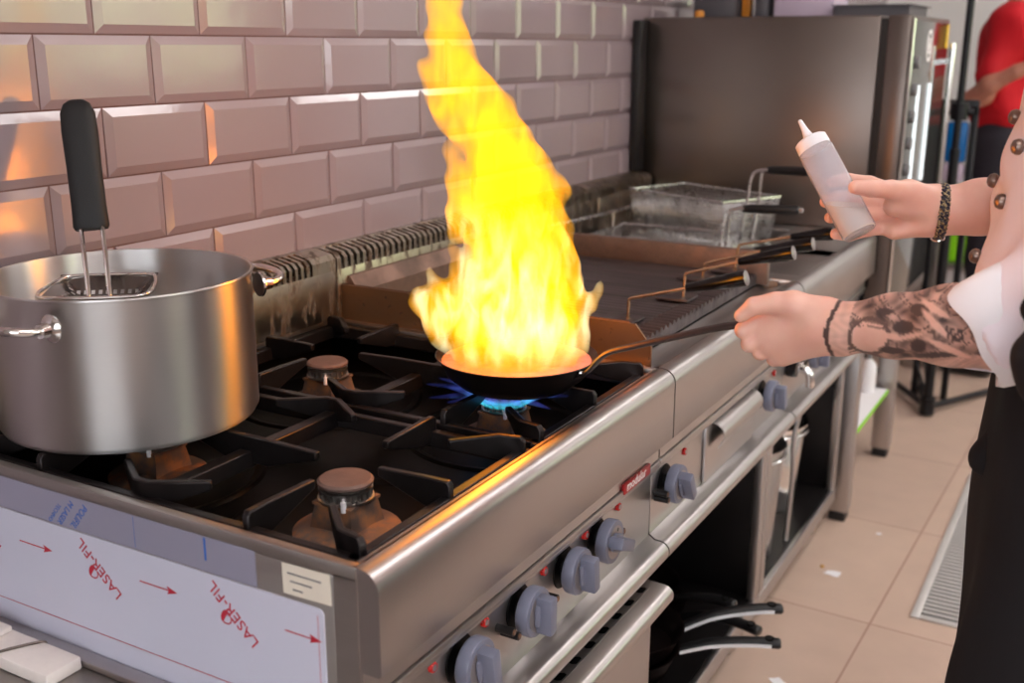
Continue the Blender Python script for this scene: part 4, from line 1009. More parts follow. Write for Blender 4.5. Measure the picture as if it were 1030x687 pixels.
# ================================================================== frying baskets
def wire_basket(label, c, ang, L, Wd, Hh, z, hand, tiltx=0.0):
    r = thing('fryer_basket', label, 'frying basket', (c[0], c[1], z), 'wire frying baskets')
    mt = Matrix.Translation((c[0], c[1], z)) @ Matrix.Rotation(ang, 4, 'Z') @ Matrix.Rotation(tiltx, 4, 'Y')
    def T(x, y, q): return mt @ Vector((x, y, q))
    fl = .90
    m = MB(); rw = .0011
    nx, ny, nz = int(L/.0085), int(Wd/.0085), int(Hh/.0085)
    def wire(a, b): m.tube([a, b], rw, 3)
    for i in range(nx+1):
        f = -.5+i/nx
        for s in (-.5, .5): wire(T(f*L*fl, s*Wd*fl, 0), T(f*L, s*Wd, Hh))
        wire(T(f*L*fl, -.5*Wd*fl, 0), T(f*L*fl, .5*Wd*fl, 0))
    for j in range(ny+1):
        f = -.5+j/ny
        for s in (-.5, .5): wire(T(s*L*fl, f*Wd*fl, 0), T(s*L, f*Wd, Hh))
        wire(T(-.5*L*fl, f*Wd*fl, 0), T(.5*L*fl, f*Wd*fl, 0))
    for k in range(1, nz):
        t = k/nz; g_ = fl+(1-fl)*t; a = [T(sx*.5*L*g_, sy*.5*Wd*g_, Hh*t) for sx, sy in ((-1, -1), (1, -1), (1, 1), (-1, 1))]
        for q in range(4): wire(a[q], a[(q+1) % 4])
    part('wire_mesh', m, M['mesh_wire'], r, angle=180)
    m = MB(); a = [T(sx*.5*L, sy*.5*Wd, Hh) for sx, sy in ((-1, -1), (1, -1), (1, 1), (-1, 1))]
    m.tube(a, .0032, 8, True); a = [T(sx*.5*L*fl, sy*.5*Wd*fl, 0) for sx, sy in ((-1, -1), (1, -1), (1, 1), (-1, 1))]; m.tube(a, .0022, 8, True); part('rim', m, M['mesh_wire'], r)
    hx = .5*L
    for s in (-.022, .022):
        m = MB(); m.tube(smooth_path([T(hx*fl+.004, s, .01), T(hx+.004, s, Hh), T(hx+.008, s*.8, Hh+hand[0]-.012), T(hx+.022, s*.5, Hh+hand[0]), T(hx+.05, s*.3, Hh+hand[0]+.003)], 2), .0035, 8); part('handle_rod', m, M['mesh_wire'], r)
    m = MB(); m.tube([T(hx+.045, 0, Hh+hand[0]+.002), T(hx+.060, 0, Hh+hand[0]+.003), T(hx+hand[1], 0, Hh+hand[0]+.008), T(hx+hand[1]+.006, 0, Hh+hand[0]+.008)], [.008, .0105, .0105, .008], 14); h = part('handle', m, M['black_plastic'], r)
    m = MB(); m.tube([T(hx+hand[1]+.006, 0, Hh+hand[0]+.008), T(hx+hand[1]+.014, 0, Hh+hand[0]+.008)], .006, 10); part('hanging_eye', m, M['chrome'], h)
wire_basket('raised wire frying basket resting across the fryer deck, farther from the griddle', (.330, 1.69), math.radians(-24), .33, .205, .115, .8712, (.075, .16))
wire_basket('wire frying basket lowered in the oil well nearest the griddle', (.315, 1.462), 0, .30, .20, .10, .810, (.075, .17))
m = MB(); m.tube(smooth_path([(.085, 1.31, .9325), (.10, 1.42, .9325), (.12, 1.60, .9325), (.125, 1.86, .9325)], 1), .005, 10)
for p in ((.086, 1.315), (.120, 1.600), (.125, 1.855)): m.tube([(p[0], p[1], .8705), (p[0], p[1], .9325)], .004, 8)
single('basket_rail', m, M['mesh_wire'], 'steel rail standing along the back of the fryer', 'rail', (.11, 1.6, .8705))

# ================================================================== things in the cabinets
def skillet(label, c, z, ang, r, h, rise, stripe=True, L=.20):
    t = thing('frying_pan', label, 'frying pan', (c[0], c[1], z), 'frying pans in the cabinet under the griddle')
    m = MB(); m.lathe([(0, 0), (r*.76, 0), (r*.84, h*.08), (r, h), (r+.003, h+.001), (r-.002, h), (r*.82, h*.14), (0, h*.1)], (c[0], c[1], z), 56); part('pan_body', m, M['carbon'], t, angle=60)
    d = Vector((math.cos(ang), math.sin(ang), 0)); s = Vector((-d.y, d.x, 0)); o = Vector((c[0], c[1], z+h*.75))+d*(r-.004)
    P = smooth_path([o, o+d*.03+Vector((0, 0, rise*.35)), o+d*.07+Vector((0, 0, rise*.75)), o+d*L*.75+Vector((0, 0, rise)), o+d*L+Vector((0, 0, rise*.95))], 2)
    m = MB(); vs = []; n = len(P)
    for i, p in enumerate(P):
        f = i/(n-1); w = .0085+.005*min(1, f*2); hh = .007+.003*min(1, f*2)
        if i == n-1: w *= .8; hh *= .8
        for k in range(14):
            a = 2*PI*k/14; vs.append(p+s*w*math.cos(a)+Vector((0, 0, hh*math.sin(a))))
    m.add(vs, [(i*14+k, i*14+(k+1) % 14, (i+1)*14+(k+1) % 14, (i+1)*14+k) for i in range(n-1) for k in range(14)]+[tuple(range(14)), tuple(range((n-1)*14, n*14))])
    hd = part('handle', m, M['black_plastic'], t, angle=60)
    if stripe:
        m = MB(); vs = []
        Q = P[2:int(n*.86)]
        for p in Q:
            for dz in (-.0035, .0035): vs.append(p-s*.0142+Vector((0, 0, dz-.001))); 
            for dz in (.0035, -.0035): vs.append(p-s*.0128+Vector((0, 0, dz-.001)))
        nq = len(Q); m.add(vs, [(4*i+k, 4*i+(k+1) % 4, 4*i+4+(k+1) % 4, 4*i+4+k) for i in range(nq-1) for k in range(4)]+[(0, 1, 2, 3), tuple(range(4*nq-4, 4*nq))])
        part('silver_stripe', m, M['pan_stripe'], hd)
    tip = P[-1]-d*.022
    m = MB(); m.lathe([(.006, .0), (.0095, .0), (.0095, .0125), (.006, .0125)], (tip.x, tip.y, tip.z-.001), 18); part('hanging_loop', m, M['black_enamel'], hd)
skillet('upper pan with a silver-striped handle in the cabinet under the griddle', (.524, .812), .196, math.radians(32.6), .115, .045, .038, True, .205)
skillet('lower pan with a silver-striped handle in the cabinet under the griddle', (.519, .790), .1650, math.radians(23.4), .120, .048, .028, True, .20)
skillet('bottom pan of the near stack, handle pointing back into the cabinet', (.500, .780), .1260, math.radians(200), .122, .046, .010, False, .15)
skillet('pan with a plain dark holed handle between the two striped handles', (.430, 1.060), .1260, math.radians(-12), .122, .030, .050, False, .205)
skillet('pan whose short plain handle lies behind the striped ones', (.420, 1.055), .1575, math.radians(-7), .118, .045, .034, False, .15)

def gn_pot(label, c, r, h, m_, group='containers in the cabinet under the fryer', lip=True):
    t = thing('steel_container', label, 'container', (c[0], c[1], .1252), group)
    m = MB(); m.lathe([(0, 0), (r*.82, 0), (r*.85, .006), (r, h), (r+.006, h+.002), (r+.006, h+.006), (r-.003, h+.004), (r*.83, .008), (0, .006)], (c[0], c[1], .1252), 48); part('container_body', m, m_, t, angle=60)
    if lip:
        m = MB(); m.tube([(c[0]+(r+.004)*math.cos(a), c[1]+(r+.004)*math.sin(a), .1252+h*.93) for a in [2*PI*k/40 for k in range(40)]], .004, 8, True); part('rolled_band', m, M['chrome'], t)
gn_pot('pale steel bucket at the open front of the cabinet under the fryer', (.535, 1.475), .105, .285, M['steel'])
gn_pot('wide steel pot behind the bucket under the fryer', (.27, 1.50), .12, .33, M['steel_dull'])
gn_pot('shiny steel pot at the far end under the fryer', (.50, 1.80), .11, .24, M['chrome'])
gn_pot('steel pot in the cabinet under the griddle, behind the pans', (.150, .95), .10, .20, M['steel_dull'], 'containers in the cabinet under the griddle')
m = MB(); m.tube(smooth_path([(.630, 1.62, .50), (.640, 1.62, .47), (.630, 1.60, .40), (.640, 1.59, .30), (.635, 1.58, .13)], 2), .006, 10); single('gas_hose', m, M['steel'], 'grey flexible hose hanging in the cabinet under the fryer', 'hose', (.63, 1.60, .13))

# ================================================================== near left: low table with foam block
TB = thing('side_table', 'low steel worktop against the near side of the range', 'table', (.34, -.55, 0))
m = MB(); m.box(.0, -.86, .628, .70, -.2385, .655, .003); part('tabletop', m, M['steel_dull'], TB)
m = MB(); m.box(.0, -.258, .655, .70, -.2385, .664, .002); part('raised_edge', m, M['steel'], TB)
for x in (.04, .66):
    for y in (-.82, -.29):
        m = MB(); m.box(x-.02, y-.02, 0, x+.02, y+.02, .628, .003); part('leg', m, M['steel_dull'], TB)
FB = thing('foam_block', 'white foam block with a wire round it on the low steel worktop', 'block', (.22, -.31, .656))
m = MB(); m.box(.03, -.308, .6552, .304, -.260, .672, .003); part('block', m, M['foam'], FB)
m = MB(); m.tube(smooth_path([(.212, -.3095, .656), (.212, -.3100, .670), (.214, -.3060, .6738), (.240, -.262, .6738), (.242, -.2590, .670), (.242, -.2590, .658)], 2), .0018, 8); part('tie_wire', m, M['wire'], FB)
m = MB(); m.box(.03, -.304, .6725, .188, -.264, .6800, .002); single('foam_block', m, M['foam'], 'thin white foam piece lying on the wired block at the frame edge', 'block', (.12, -.285, .6725))

# ================================================================== floor: drain, scraps
DR = thing('floor_drain', 'long steel grating let into the floor beside the apron', 'drain', (1.06, 2.10, 0))
m = MB()
for bxx in [(.955, 1.575, 0, .975, 2.62, .006), (1.16, 1.575, 0, 1.18, 2.62, .006), (.975, 1.575, 0, 1.16, 1.595, .006), (.975, 2.60, 0, 1.16, 2.62, .006)]: m.box(*bxx, .001)
part('frame', m, M['zinc'], DR)
m = MB(); m.box(.975, 1.595, .0002, 1.16, 2.60, .0012); part('channel', m, M['dark_inside'], DR)
m = MB()
for k in range(46):
    y = 1.607+k*.0216; m.box(.976, y, .0013, 1.159, y+.011, .0058)
m.box(1.062, 1.596, .0013, 1.072, 2.599, .0060); part('grating', m, M['zinc'], DR)
for lab, x, y, s, a in (('torn white paper scrap on the floor in front of the fryer cabinet', .735, 1.710, .020, .2), ('larger white scrap on the floor at the bottom of the view', .755, 1.14, .016, 1.0), ('tiny white crumb beyond the paper scrap', .79, 2.02, .008, .5)):
    m = MB(); b = [(x+s*math.cos(t+a)*(1.5 if k % 2 else .9), y+s*math.sin(t+a)*(1 if k % 3 else .5), .0006+.0016*(k % 2)) for k, t in enumerate([2*PI*q/9 for q in range(9)])]
    m.add(b+[(p[0], p[1], p[2]-.0006) for p in b], [tuple(range(9)), tuple(range(17, 8, -1))]+[(i, (i+1) % 9, 9+(i+1) % 9, 9+i) for i in range(9)]); single('paper_scrap', m, M['white_plastic'], lab, 'scrap', (x, y, 0))
m = MB(); m.lathe([(0, 0), (.006, .001), (.005, .005), (0, .007)], (.70, 1.735, 0), 10); single('crumb', m, M['wood'], 'small brown crumb beside the torn paper scrap', 'crumb', (.70, 1.735, 0))

# ================================================================== background
LS = thing('light_stand', 'black light stand with spread legs on the floor behind the cook', 'stand', (.728, 3.17, 0))
bx_, by_ = .728, 3.17
m = MB(); m.tube([(bx_, by_, .02), (bx_, by_, 1.0)], .018, 14); m.tube([(bx_, by_, 1.0), (bx_, by_, 1.9)], .013, 14); part('pole', m, M['black_metal'], LS)
m = MB(); m.tube([(bx_, by_, .010), (bx_, by_, .075)], .028, 16); part('hub', m, M['black_metal'], LS)
m = MB(); m.tube([(bx_, by_, 1.10), (bx_, by_, 1.16)], .030, 16); m.tube([(bx_-.05, by_-.01, 1.13), (bx_+.05, by_+.01, 1.13)], .014, 10); part('clamp', m, M['black_metal'], LS)
for ex_, ey_ in ((.45, 3.66), (.98, 3.72), (.62, 3.60)):
    m = MB(); m.tube([(bx_, by_, .035), (ex_, ey_, .014)], .012, 10); part('leg', m, M['black_metal'], LS)
for ex_, ey_ in ((.55, 3.50), (.63, 3.52)):
    m = MB(); m.tube([(bx_, by_, .06), (ex_, ey_, .30)], .007, 8); part('brace', m, M['black_metal'], LS)
TR = thing('equipment_frame', 'black open frame holding a blue pouch beside the light stand', 'frame', (.66, 3.42, 0))
for x in (.640, .752):
    m = MB(); m.box(x-.012, 3.40, 0, x+.012, 3.43, 1.14, .003); part('upright', m, M['black_metal'], TR)
m = MB(); m.box(.628, 3.40, 1.10, .764, 3.43, 1.16, .004); part('cross_bar', m, M['black_metal'], TR)
m = MB(); m.box(.660, 3.40, .93, .735, 3.44, 1.08, .01); part('pouch', m, M['blue_plastic'], TR)
m = MB(); m.box(.660, 3.40, .86, .735, 3.44, .925, .01); part('lower_pouch', m, M['lilac'], TR)
RK = thing('storage_rack', 'steel storage rack along the far wall with bottles on it', 'rack', (.45, 4.8, 0))
for z in (.075, .325, .78):
    m = MB(); m.box(.05, 4.6, z-.02, .96, 5.0, z, .002); part('shelf', m, M['steel_dull'], RK)
for x in (.06, .50, .95):
    for y in (4.61, 4.99):
        m = MB(); m.box(x-.012, y-.012, 0, x+.012, y+.012, .95, .002); part('post', m, M['steel_dull'], RK)
bottle('detergent_bottle', 'teal detergent bottle at the left on the rack bottom shelf', .325, 4.74, .0755, .040, .235, M['teal_plastic'], M['blue_plastic'])
bottle('detergent_bottle', 'blue detergent bottle beside the teal one', .395, 4.78, .0755, .036, .23, M['blue_plastic'], M['white_plastic'])
bottle('detergent_bottle', 'clear white bottle left of the teal one on the rack', .255, 4.72, .0755, .036, .20, M['white_plastic'], M['white_plastic'])
for i, (x, mm, lab, cat) in enumerate([(.555, 'green_plastic', 'narrow lime green tub on the middle shelf of the far rack', 'tub'), (.655, 'green_plastic', 'wide lime green tub next to the narrow one', 'tub')]):
    w = .030 if i == 0 else .045
    m = MB(); m.box(x-w, 4.66, .3255, x+w, 4.80, .47, .008); m.box(x-w-.004, 4.656, .455, x+w+.004, 4.804, .475, .003); single('tub', m, M[mm], lab, cat, (x, 4.73, .3255))
for i, (x, lab) in enumerate([(.56, 'slim white box under the narrow green tub'), (.665, 'white box under the wide green tub')]):
    w = .032 if i == 0 else .05
    m = MB(); m.box(x-w, 4.66, .0755, x+w, 4.80, .29, .006); single('white_box', m, M['white_plastic'], lab, 'box', (x, 4.73, .0755))
for x, lab in ((.20, 'left glassware crate on the rack middle shelf'), (.40, 'right glassware crate on the rack middle shelf')):
    m = MB()
    for k in range(6): m.lathe([(0, 0), (.022, 0), (.026, .14), (.023, .14), (.020, .006), (0, .006)], (x-.06+.06*(k % 3), 4.68+.08*(k//3), .334), 14)
    m.box(x-.09, 4.64, .3255, x+.09, 4.80, .334); single('glass_crate', m, M['grey_metal'] if False else M['chrome'], lab, 'crate', (x, 4.7, .3255))
m = MB(); m.lathe([(0, 0), (.045, 0), (.05, .01), (.05, .78), (.040, .82), (.018, .84), (.018, .87), (0, .87)], (.56, 3.84, 0), 32); single('steel_canister', m, M['steel_dull'], 'tall grey steel canister behind the light stand, left of the dark trousers', 'canister', (.56, 3.84, 0))

# ================================================================== squeeze bottle
B1, B0 = Vector((.910, .495, 1.218)), Vector((.9835, .468, 1.1145))
ax_ = (B1-B0).normalized(); L = (B1-B0).length
rot = ax_.to_track_quat('Z', 'Y').to_matrix().to_4x4(); mt = Matrix.Translation(B0) @ rot
SQ = thing('squeeze_bottle', 'translucent squeeze bottle with white nozzle cap, tilted in the right hand', 'bottle', B0)
r = .0232
m = MB(); m.lathe([(0, 0), (r-.003, 0), (r-.0008, .0015), (r, .005), (r, L-.004), (r-.001, L), (r-.0022, L-.001), (r-.0018, L-.005), (r-.0018, .005), (r-.004, .0025), (0, .0025)], (0, 0, 0), 56, mt); part('bottle_body', m, M['squeeze'], SQ, angle=50)
m = MB(); m.lathe([(0, L+.0002), (r-.0015, L+.0002), (r-.0010, L+.002), (r-.0016, L+.014), (r-.005, L+.0165), (.0085, L+.018), (.0070, L+.020), (.0045, L+.030), (.0028, L+.045), (.0018, L+.0465), (0, L+.0465)], (0, 0, 0), 48, mt); part('nozzle_cap', m, M['squeeze_cap'], SQ, angle=40)
# liquid: horizontal surface although the bottle leans
b = bmesh.new(); bmesh.ops.create_cone(b, cap_ends=True, segments=48, radius1=r-.0024, radius2=r-.0024, depth=L-.01, matrix=mt @ Matrix.Translation((0, 0, (L-.01)/2+.003)))
bmesh.ops.bisect_plane(b, geom=b.verts[:]+b.edges[:]+b.faces[:], plane_co=(0, 0, 1.150), plane_no=(0, 0, 1), clear_outer=True)
bmesh.ops.holes_fill(b, edges=[e for e in b.edges if e.is_boundary], sides=0)
m = MB(); m.bm(b); part('liquid', m, M['liquid'], SQ)

# ================================================================== the cook
CK = thing('person', 'cook in pale double-breasted jacket and black apron, tattooed forearm, holding pan and bottle', 'person', (1.30, .43, 0))
def C(a, b, ra, rb, k=None):
    return ('c', a, b, ra, rb) if k is None else ('c', a, b, ra, rb, k)
HP = []
# left arm (tattooed) with the fist closed on the pan handle
wr = (.998, .293, 1.029)
HP += [C((1.27, .266, 1.10), (1.235, .268, 1.064), .052, .047, .02), C((1.235, .268, 1.064), (1.189, .269, 1.060), .047, .0445, .02), C((1.189, .269, 1.060), (1.133, .277, 1.053), .0440, .0425, .02), C((1.133, .277, 1.053), (1.068, .290, 1.041), .0425, .0355, .02), C((1.068, .290, 1.041), (1.012, .293, 1.031), .0350, .0285, .015),
       C((1.012, .293, 1.031), (.985, .294, 1.030), .0280, .0275, .01), C((1.005, .293, 1.022), (.980, .297, 1.022), .0260, .0240, .01)]
kn = {'I': (.919, .301, 1.0300), 'M': (.917, .296, 1.0130), 'R': (.924, .298, .9965), 'P': (.937, .305, .9820)}
for q, w_, r0, r1 in (('I', (.990, .300, 1.038), .021, .0150), ('M', (.990, .298, 1.030), .021, .0148), ('R', (.990, .298, 1.020), .020, .0140), ('P', (.988, .302, 1.014), .019, .0130)):
    HP.append(C(w_, kn[q], r0, r1, .012))
HP += [C((.965, .315, 1.02), (.935, .318, 1.005), .018, .016, .012)]
pip = {'I': (.891, .288, 1.0130), 'M': (.899, .290, .9960), 'R': (.911, .298, .9850), 'P': (.926, .308, .9755)}
dip = {'I': (.894, .320, 1.0090), 'M': (.902, .324, .9960), 'R': (.914, .327, .9870), 'P': (.930, .330, .9800)}
tip = {'I': (.915, .329, 1.0120), 'M': (.921, .329, 1.0010), 'R': (.931, .331, .9930), 'P': (.943, .331, .9880)}
for q, r0, r1, r2, r3 in (('I', .0125, .0106, .0095, .0088), ('M', .0122, .0104, .0094, .0086), ('R', .0116, .0098, .0090, .0082), ('P', .0105, .0088, .0080, .0074)):
    HP += [C(kn[q], pip[q], r0, r1, .0035), C(pip[q], dip[q], r1, r2, .003), C(dip[q], tip[q], r2, r3, .003)]
HP += [C((.985, .296, 1.044), (.950, .290, 1.0520), .0190, .0165, .010), C((.950, .290, 1.0520), (.930, .285, 1.0530), .0160, .0135, .006), C((.930, .285, 1.0530), (.905, .279, 1.0470), .0130, .0112, .003), C((.905, .279, 1.0470), (.890, .277, 1.0335), .0110, .0085, .003)]
# right arm with the open hand round the bottle
HP += [C((1.27, .60, 1.17), (1.176, .595, 1.151), .046, .042, .02), C((1.176, .595, 1.151), (1.113, .573, 1.147), .0420, .0350, .02), C((1.113, .573, 1.147), (1.075, .559, 1.143), .0345, .0285, .012), C((1.075, .559, 1.143), (1.055, .556, 1.142), .0285, .0275, .01), C((1.113, .573, 1.140), (1.060, .557, 1.133), .028, .0265, .012)]
rk = {'I': (1.004, .5640, 1.1600), 'M': (.998, .5620, 1.1420), 'R': (1.000, .5560, 1.1270), 'P': (1.010, .5480, 1.1160)}
for q, w_, r0, r1 in (('I', (1.055, .560, 1.150), .021, .0120), ('M', (1.055, .560, 1.143), .021, .0120), ('R', (1.055, .557, 1.136), .020, .0118), ('P', (1.055, .552, 1.128), .019, .0125)):
    HP.append(C(w_, rk[q], r0, r1, .012))
rp = {'I': (.974, .5450, 1.1720), 'M': (.965, .5420, 1.1500), 'R': (.970, .5330, 1.1310), 'P': (.982, .5200, 1.1120)}
rd = {'I': (.950, .5310, 1.1760), 'M': (.941, .5240, 1.1510), 'R': (.949, .5130, 1.1290), 'P': (.962, .5020, 1.1055)}
rtp = {'I': (.932, .5150, 1.1730), 'M': (.927, .5040, 1.1480), 'R': (.9375, .4920, 1.1290), 'P': (.9485, .4840, 1.1090)}
for q, r0, r1, r2, r3 in (('I', .0110, .0098, .0090, .0080), ('M', .0110, .0098, .0090, .0080), ('R', .0105, .0095, .0086, .0078), ('P', .0100, .0090, .0082, .0076)):
    HP += [C(rk[q], rp[q], r0, r1, .004), C(rp[q], rd[q], r1, r2, .003), C(rd[q], rtp[q], r2, r3, .003)]
HP += [C((1.058, .548, 1.152), (1.030, .520, 1.1640), .0200, .0185, .012), C((1.045, .535, 1.145), (1.015, .515, 1.148), .0180, .0150, .012), C((1.030, .520, 1.1640), (1.013, .490, 1.1720), .0165, .0125, .008), C((1.013, .490, 1.1720), (.992, .462, 1.1750), .0120, .0108, .003), C((.992, .462, 1.1750), (.977, .4445, 1.1775), .0110, .0088, .003)]
HP += [C((1.050, .545, 1.124), (1.015, .533, 1.112), .0175, .0125, .010)]
arms = sdf_mesh(HP, .0024, .01, None, .01)
# rest of the figure: head, neck, trunk, legs
BP = [C((1.29, .43, 1.38), (1.28, .43, 1.52), .062, .056, .02), ('e', (1.255, .43, 1.625), (.092, .074, .115), None, .03), ('e', (1.225, .43, 1.575), (.060, .052, .052), None, .03), ('e', (1.163, .43, 1.612), (.018, .013, .020), None, .012), C((1.175, .43, 1.645), (1.158, .43, 1.615), .010, .012, .01),
      ('e', (1.180, .43, 1.572), (.014, .026, .007), None, .006), ('e', (1.265, .355, 1.620), (.018, .010, .030), None, .006), ('e', (1.265, .505, 1.620), (.018, .010, .030), None, .006),
      C((1.31, .28, 1.40), (1.31, .58, 1.40), .060, .060, .06), C((1.305, .36, 1.30), (1.268, .38, .98), .095, .080, .08), C((1.305, .50, 1.30), (1.268, .48, .98), .095, .080, .08),
      C((1.31, .275, 1.39), (1.27, .266, 1.10), .052, .050, .03), C((1.31, .60, 1.39), (1.27, .60, 1.17), .052, .046, .03),
      C((1.28, .37, .93), (1.29, .34, .52), .078, .062, .03), C((1.29, .34, .52), (1.31, .34, .10), .056, .042, .03), C((1.28, .49, .93), (1.29, .52, .52), .078, .062, .03), C((1.29, .52, .52), (1.31, .52, .10), .056, .042, .03)]
body = sdf_mesh(BP, .0075, .03, None, .02)
nv = len(arms.v); allb = MB(); allb.add(arms.v, arms.f); allb.add(body.v, body.f)
bo = part('body', allb, M['skin'], CK, angle=180)
# ink: tattoo drawn on the left forearm only
ink = np.zeros(len(allb.v), np.float32); V = np.array(allb.v)
xs = np.array([.905, .998, 1.068, 1.133, 1.189, 1.26]); us = np.array([757., 838, 900, 960, 1015, 1080])
zc = np.interp(V[:, 0], xs, [1.02, 1.029, 1.041, 1.053, 1.060, 1.07]); vc = 330.
U = np.interp(V[:, 0], xs, us); Vv = vc-(V[:, 2]-zc)/.00107
front = (V[:, 1] < .33) & (V[:, 0] > .99) & (V[:, 0] < 1.25) & (V[:, 1] < .5)
def ell(cu, cv, a, b, rot=0):
    c_, s_ = math.cos(rot), math.sin(rot); du, dv = U-cu, Vv-cv
    return np.sqrt(((du*c_+dv*s_)/a)**2+((-du*s_+dv*c_)/b)**2)
sm = lambda e, w: np.clip((1-e)/w+.5, 0, 1)
nz = lambda f, ph: np.sin(U*f+2.3*np.sin(Vv*f*.8+ph))*np.sin(Vv*f*1.2+1.9*np.sin(U*f*.6+ph))
inkf = .52+.34*nz(.11, .5)+.20*nz(.25, 2)
inkf = np.maximum(inkf, np.where(np.abs(np.abs(nz(.085, 1.2))-.18) < .07, .85, 0))
inkf = np.where(U < 860, .16+.12*nz(.3, 1), inkf)
inkf = np.where(U < 842+.006*(Vv-330)**2*.0+3*np.sin(Vv*.09), 0, inkf)
inkf = np.maximum(inkf, np.where(np.abs(U-(840+3*np.sin(Vv*.09+.2))) < 2.4, .92, 0)*(np.abs(Vv-330) < 60))
inkf = np.where(ell(881, 335, 19, 19) < 1, .06, inkf); inkf = np.maximum(inkf, .85*(np.abs(ell(881, 335, 20.5, 20.5)-1) < .10))
inkf = np.maximum(inkf, .7*((np.abs(Vv-(318+.12*(U-880))) < 1.3) | (np.abs(Vv-(323+.1*(U-880))) < .9))*(np.abs(U-882) < 20))
for cu, cv, a, b, rt_ in ((915, 323, 12, 7.5, 0), (932, 343, 9.5, 9, 0), (929, 306, 11, 6, .2), (905, 350, 14, 5, .1), (949, 355, 24, 6, -.1), (893, 308, 9, 4, 0)):
    inkf = np.maximum(inkf*1.0, .93*sm(ell(cu, cv, a, b, rt_), .25))
for cu, cv, a, b, rt_ in ((922, 333, 16, 3.0, -.3), (948, 320, 22, 3.4, .75), (962, 345, 24, 3.6, .45), (905, 333, 7, 4, 0), (945, 305, 18, 3, .5)):
    inkf = inkf*(1-.9*sm(ell(cu, cv, a, b, rt_), .3))
for k in range(5): inkf = np.maximum(inkf, .95*((np.abs(U-(961+3.4*k)-.3*(Vv-331)) < 1.0) & (np.abs(Vv-(328+.8*k)) < 7)))
inkf = np.where(Vv > 352+.12*(990-U), inkf*.45, inkf)
ink = np.where(front, np.clip(inkf, 0, .95), 0).astype(np.float32)
at = bo.data.attributes.new('ink', 'FLOAT', 'POINT'); at.data.foreach_set('value', ink)
# thumb nails
def nail(c, d, n_, w, l):
    d = Vector(d).normalized(); n_ = Vector(n_); n_ = (n_-d*n_.dot(d)).normalized(); s = d.cross(n_); c = Vector(c); vs = []
    for i in range(5):
        for j in range(5):
            u, v = (i/4-.5)*2, (j/4-.5)*2; k = 1-.18*v*v if u > 0 else 1
            vs.append(c+d*u*l/2*k+s*v*w/2+n_*(-.0016*v*v-.0006*u*u))
    m = MB(); m.add(vs, [(i*5+j, i*5+j+1, i*5+j+6, i*5+j+5) for i in range(4) for j in range(4)]); return m
M['nail'] = mat('finger_nail', hexc(236, 190, 176), .3, 0, .03)
part('nail', nail((.983, .4425, 1.1785), (-.7, -.6, .1), (.35, -1, .30), .0115, .0125), M['nail'], bo, angle=180)
part('nail', nail((.893, .2715, 1.0440), (-.75, -.1, -.65), (-.4, -.75, .55), .0110, .0115), M['nail'], bo, angle=180)
# eyes, brows, mouth and hair (above the frame)
for s in (-1, 1):
    m = MB(); m.lathe([(0, .010), (.007, .007), (.010, 0), (.007, -.007), (0, -.010)], (1.176, .43+s*.028, 1.628), 16); part('eye', m, M['white_plastic'], bo)
HR = sdf_mesh([('e', (1.275, .43, 1.652), (.092, .080, .098), None, .02), ('e', (1.31, .43, 1.60), (.060, .070, .070), None, .03)], .007, .02, wav(.003, 60, 60, 60), .02)
part('hair', HR, M['hair'], CK, angle=180)
# jacket: trunk and both sleeves, open below for the apron
fold = lambda X, Y, Z: .0040*np.sin(Y*38+Z*17+2*np.sin(Z*21))+.0030*np.sin(Z*46+X*30+2.2*np.sin(Y*24))
JP = [C((1.306, .345, 1.33), (1.255, .36, .98), .122, .112, .06), C((1.306, .515, 1.33), (1.255, .50, .98), .122, .112, .06), C((1.294, .43, 1.30), (1.246, .43, .98), .126, .114, .06), C((1.31, .27, 1.395), (1.31, .59, 1.395), .072, .072, .05),
      C((1.31, .270, 1.39), (1.265, .258, 1.125), .078, .072, .03), C((1.265, .258, 1.125), (1.190, .256, 1.066), .070, .060, .02),
      C((1.31, .600, 1.39), (1.27, .605, 1.20), .078, .066, .03), C((1.27, .605, 1.20), (1.215, .598, 1.155), .064, .060, .02)]
def jpost(F, X, Y, Z):
    cutL = ((X-1.172)*.86+(Z-1.056)*.50)  # sleeve opening plane
    inner = np.sqrt(((Z-1.058-(X-1.19)*.15))**2+(Y-.268)**2)-.0465
    arm_zone = (Y < .345) & (X < 1.225) & (Z < 1.16)
    F = np.where(arm_zone, np.maximum(F, -cutL*1.0), F)
    F = np.where((X < 1.215) & (Y < .33) & (Z < 1.13) & (Z > .98), np.maximum(F, -inner), F)
    F = np.maximum(F, .985-Z); F = np.maximum(F, Z-1.455)
    return F
jk = sdf_mesh(JP, .0048, .03, fold, .03, jpost)
jo = part('jacket', jk, M['cloth_pink'], CK, angle=180)
# turned-back white cuff round the tattooed arm
c_ = Vector((1.166, .2560, 1.0555)); n_ = Vector((.86, 0.02, .50)).normalized(); s1 = Vector((0, 1, 0)); s1 = (s1-n_*s1.dot(n_)).normalized(); s2 = n_.cross(s1)
m = MB(); vs = []; NS = 64; prof = [(.0470, .004), (.0500, -.004), (.0560, -.007), (.0600, .000), (.0625, .020), (.0640, .045), (.0600, .056), (.0530, .052), (.0500, .030)]
for k in range(NS):
    a = 2*PI*k/NS; w = 1+.035*math.sin(3*a+.5)+.02*math.sin(7*a)
    for r_, t_ in prof: vs.append(c_+(s1*math.cos(a)*.92+s2*math.sin(a)*1.02)*r_*w+n_*(t_+.005*math.sin(2*a+1)+.003*math.sin(5*a)))
np_ = len(prof); m.add(vs, [(k*np_+i, ((k+1) % NS)*np_+i, ((k+1) % NS)*np_+(i+1) % np_, k*np_+(i+1) % np_) for k in range(NS) for i in range(np_)])
part('cuff', m, M['cloth_white'], jo, 'white turned-back cuff', angle=80)
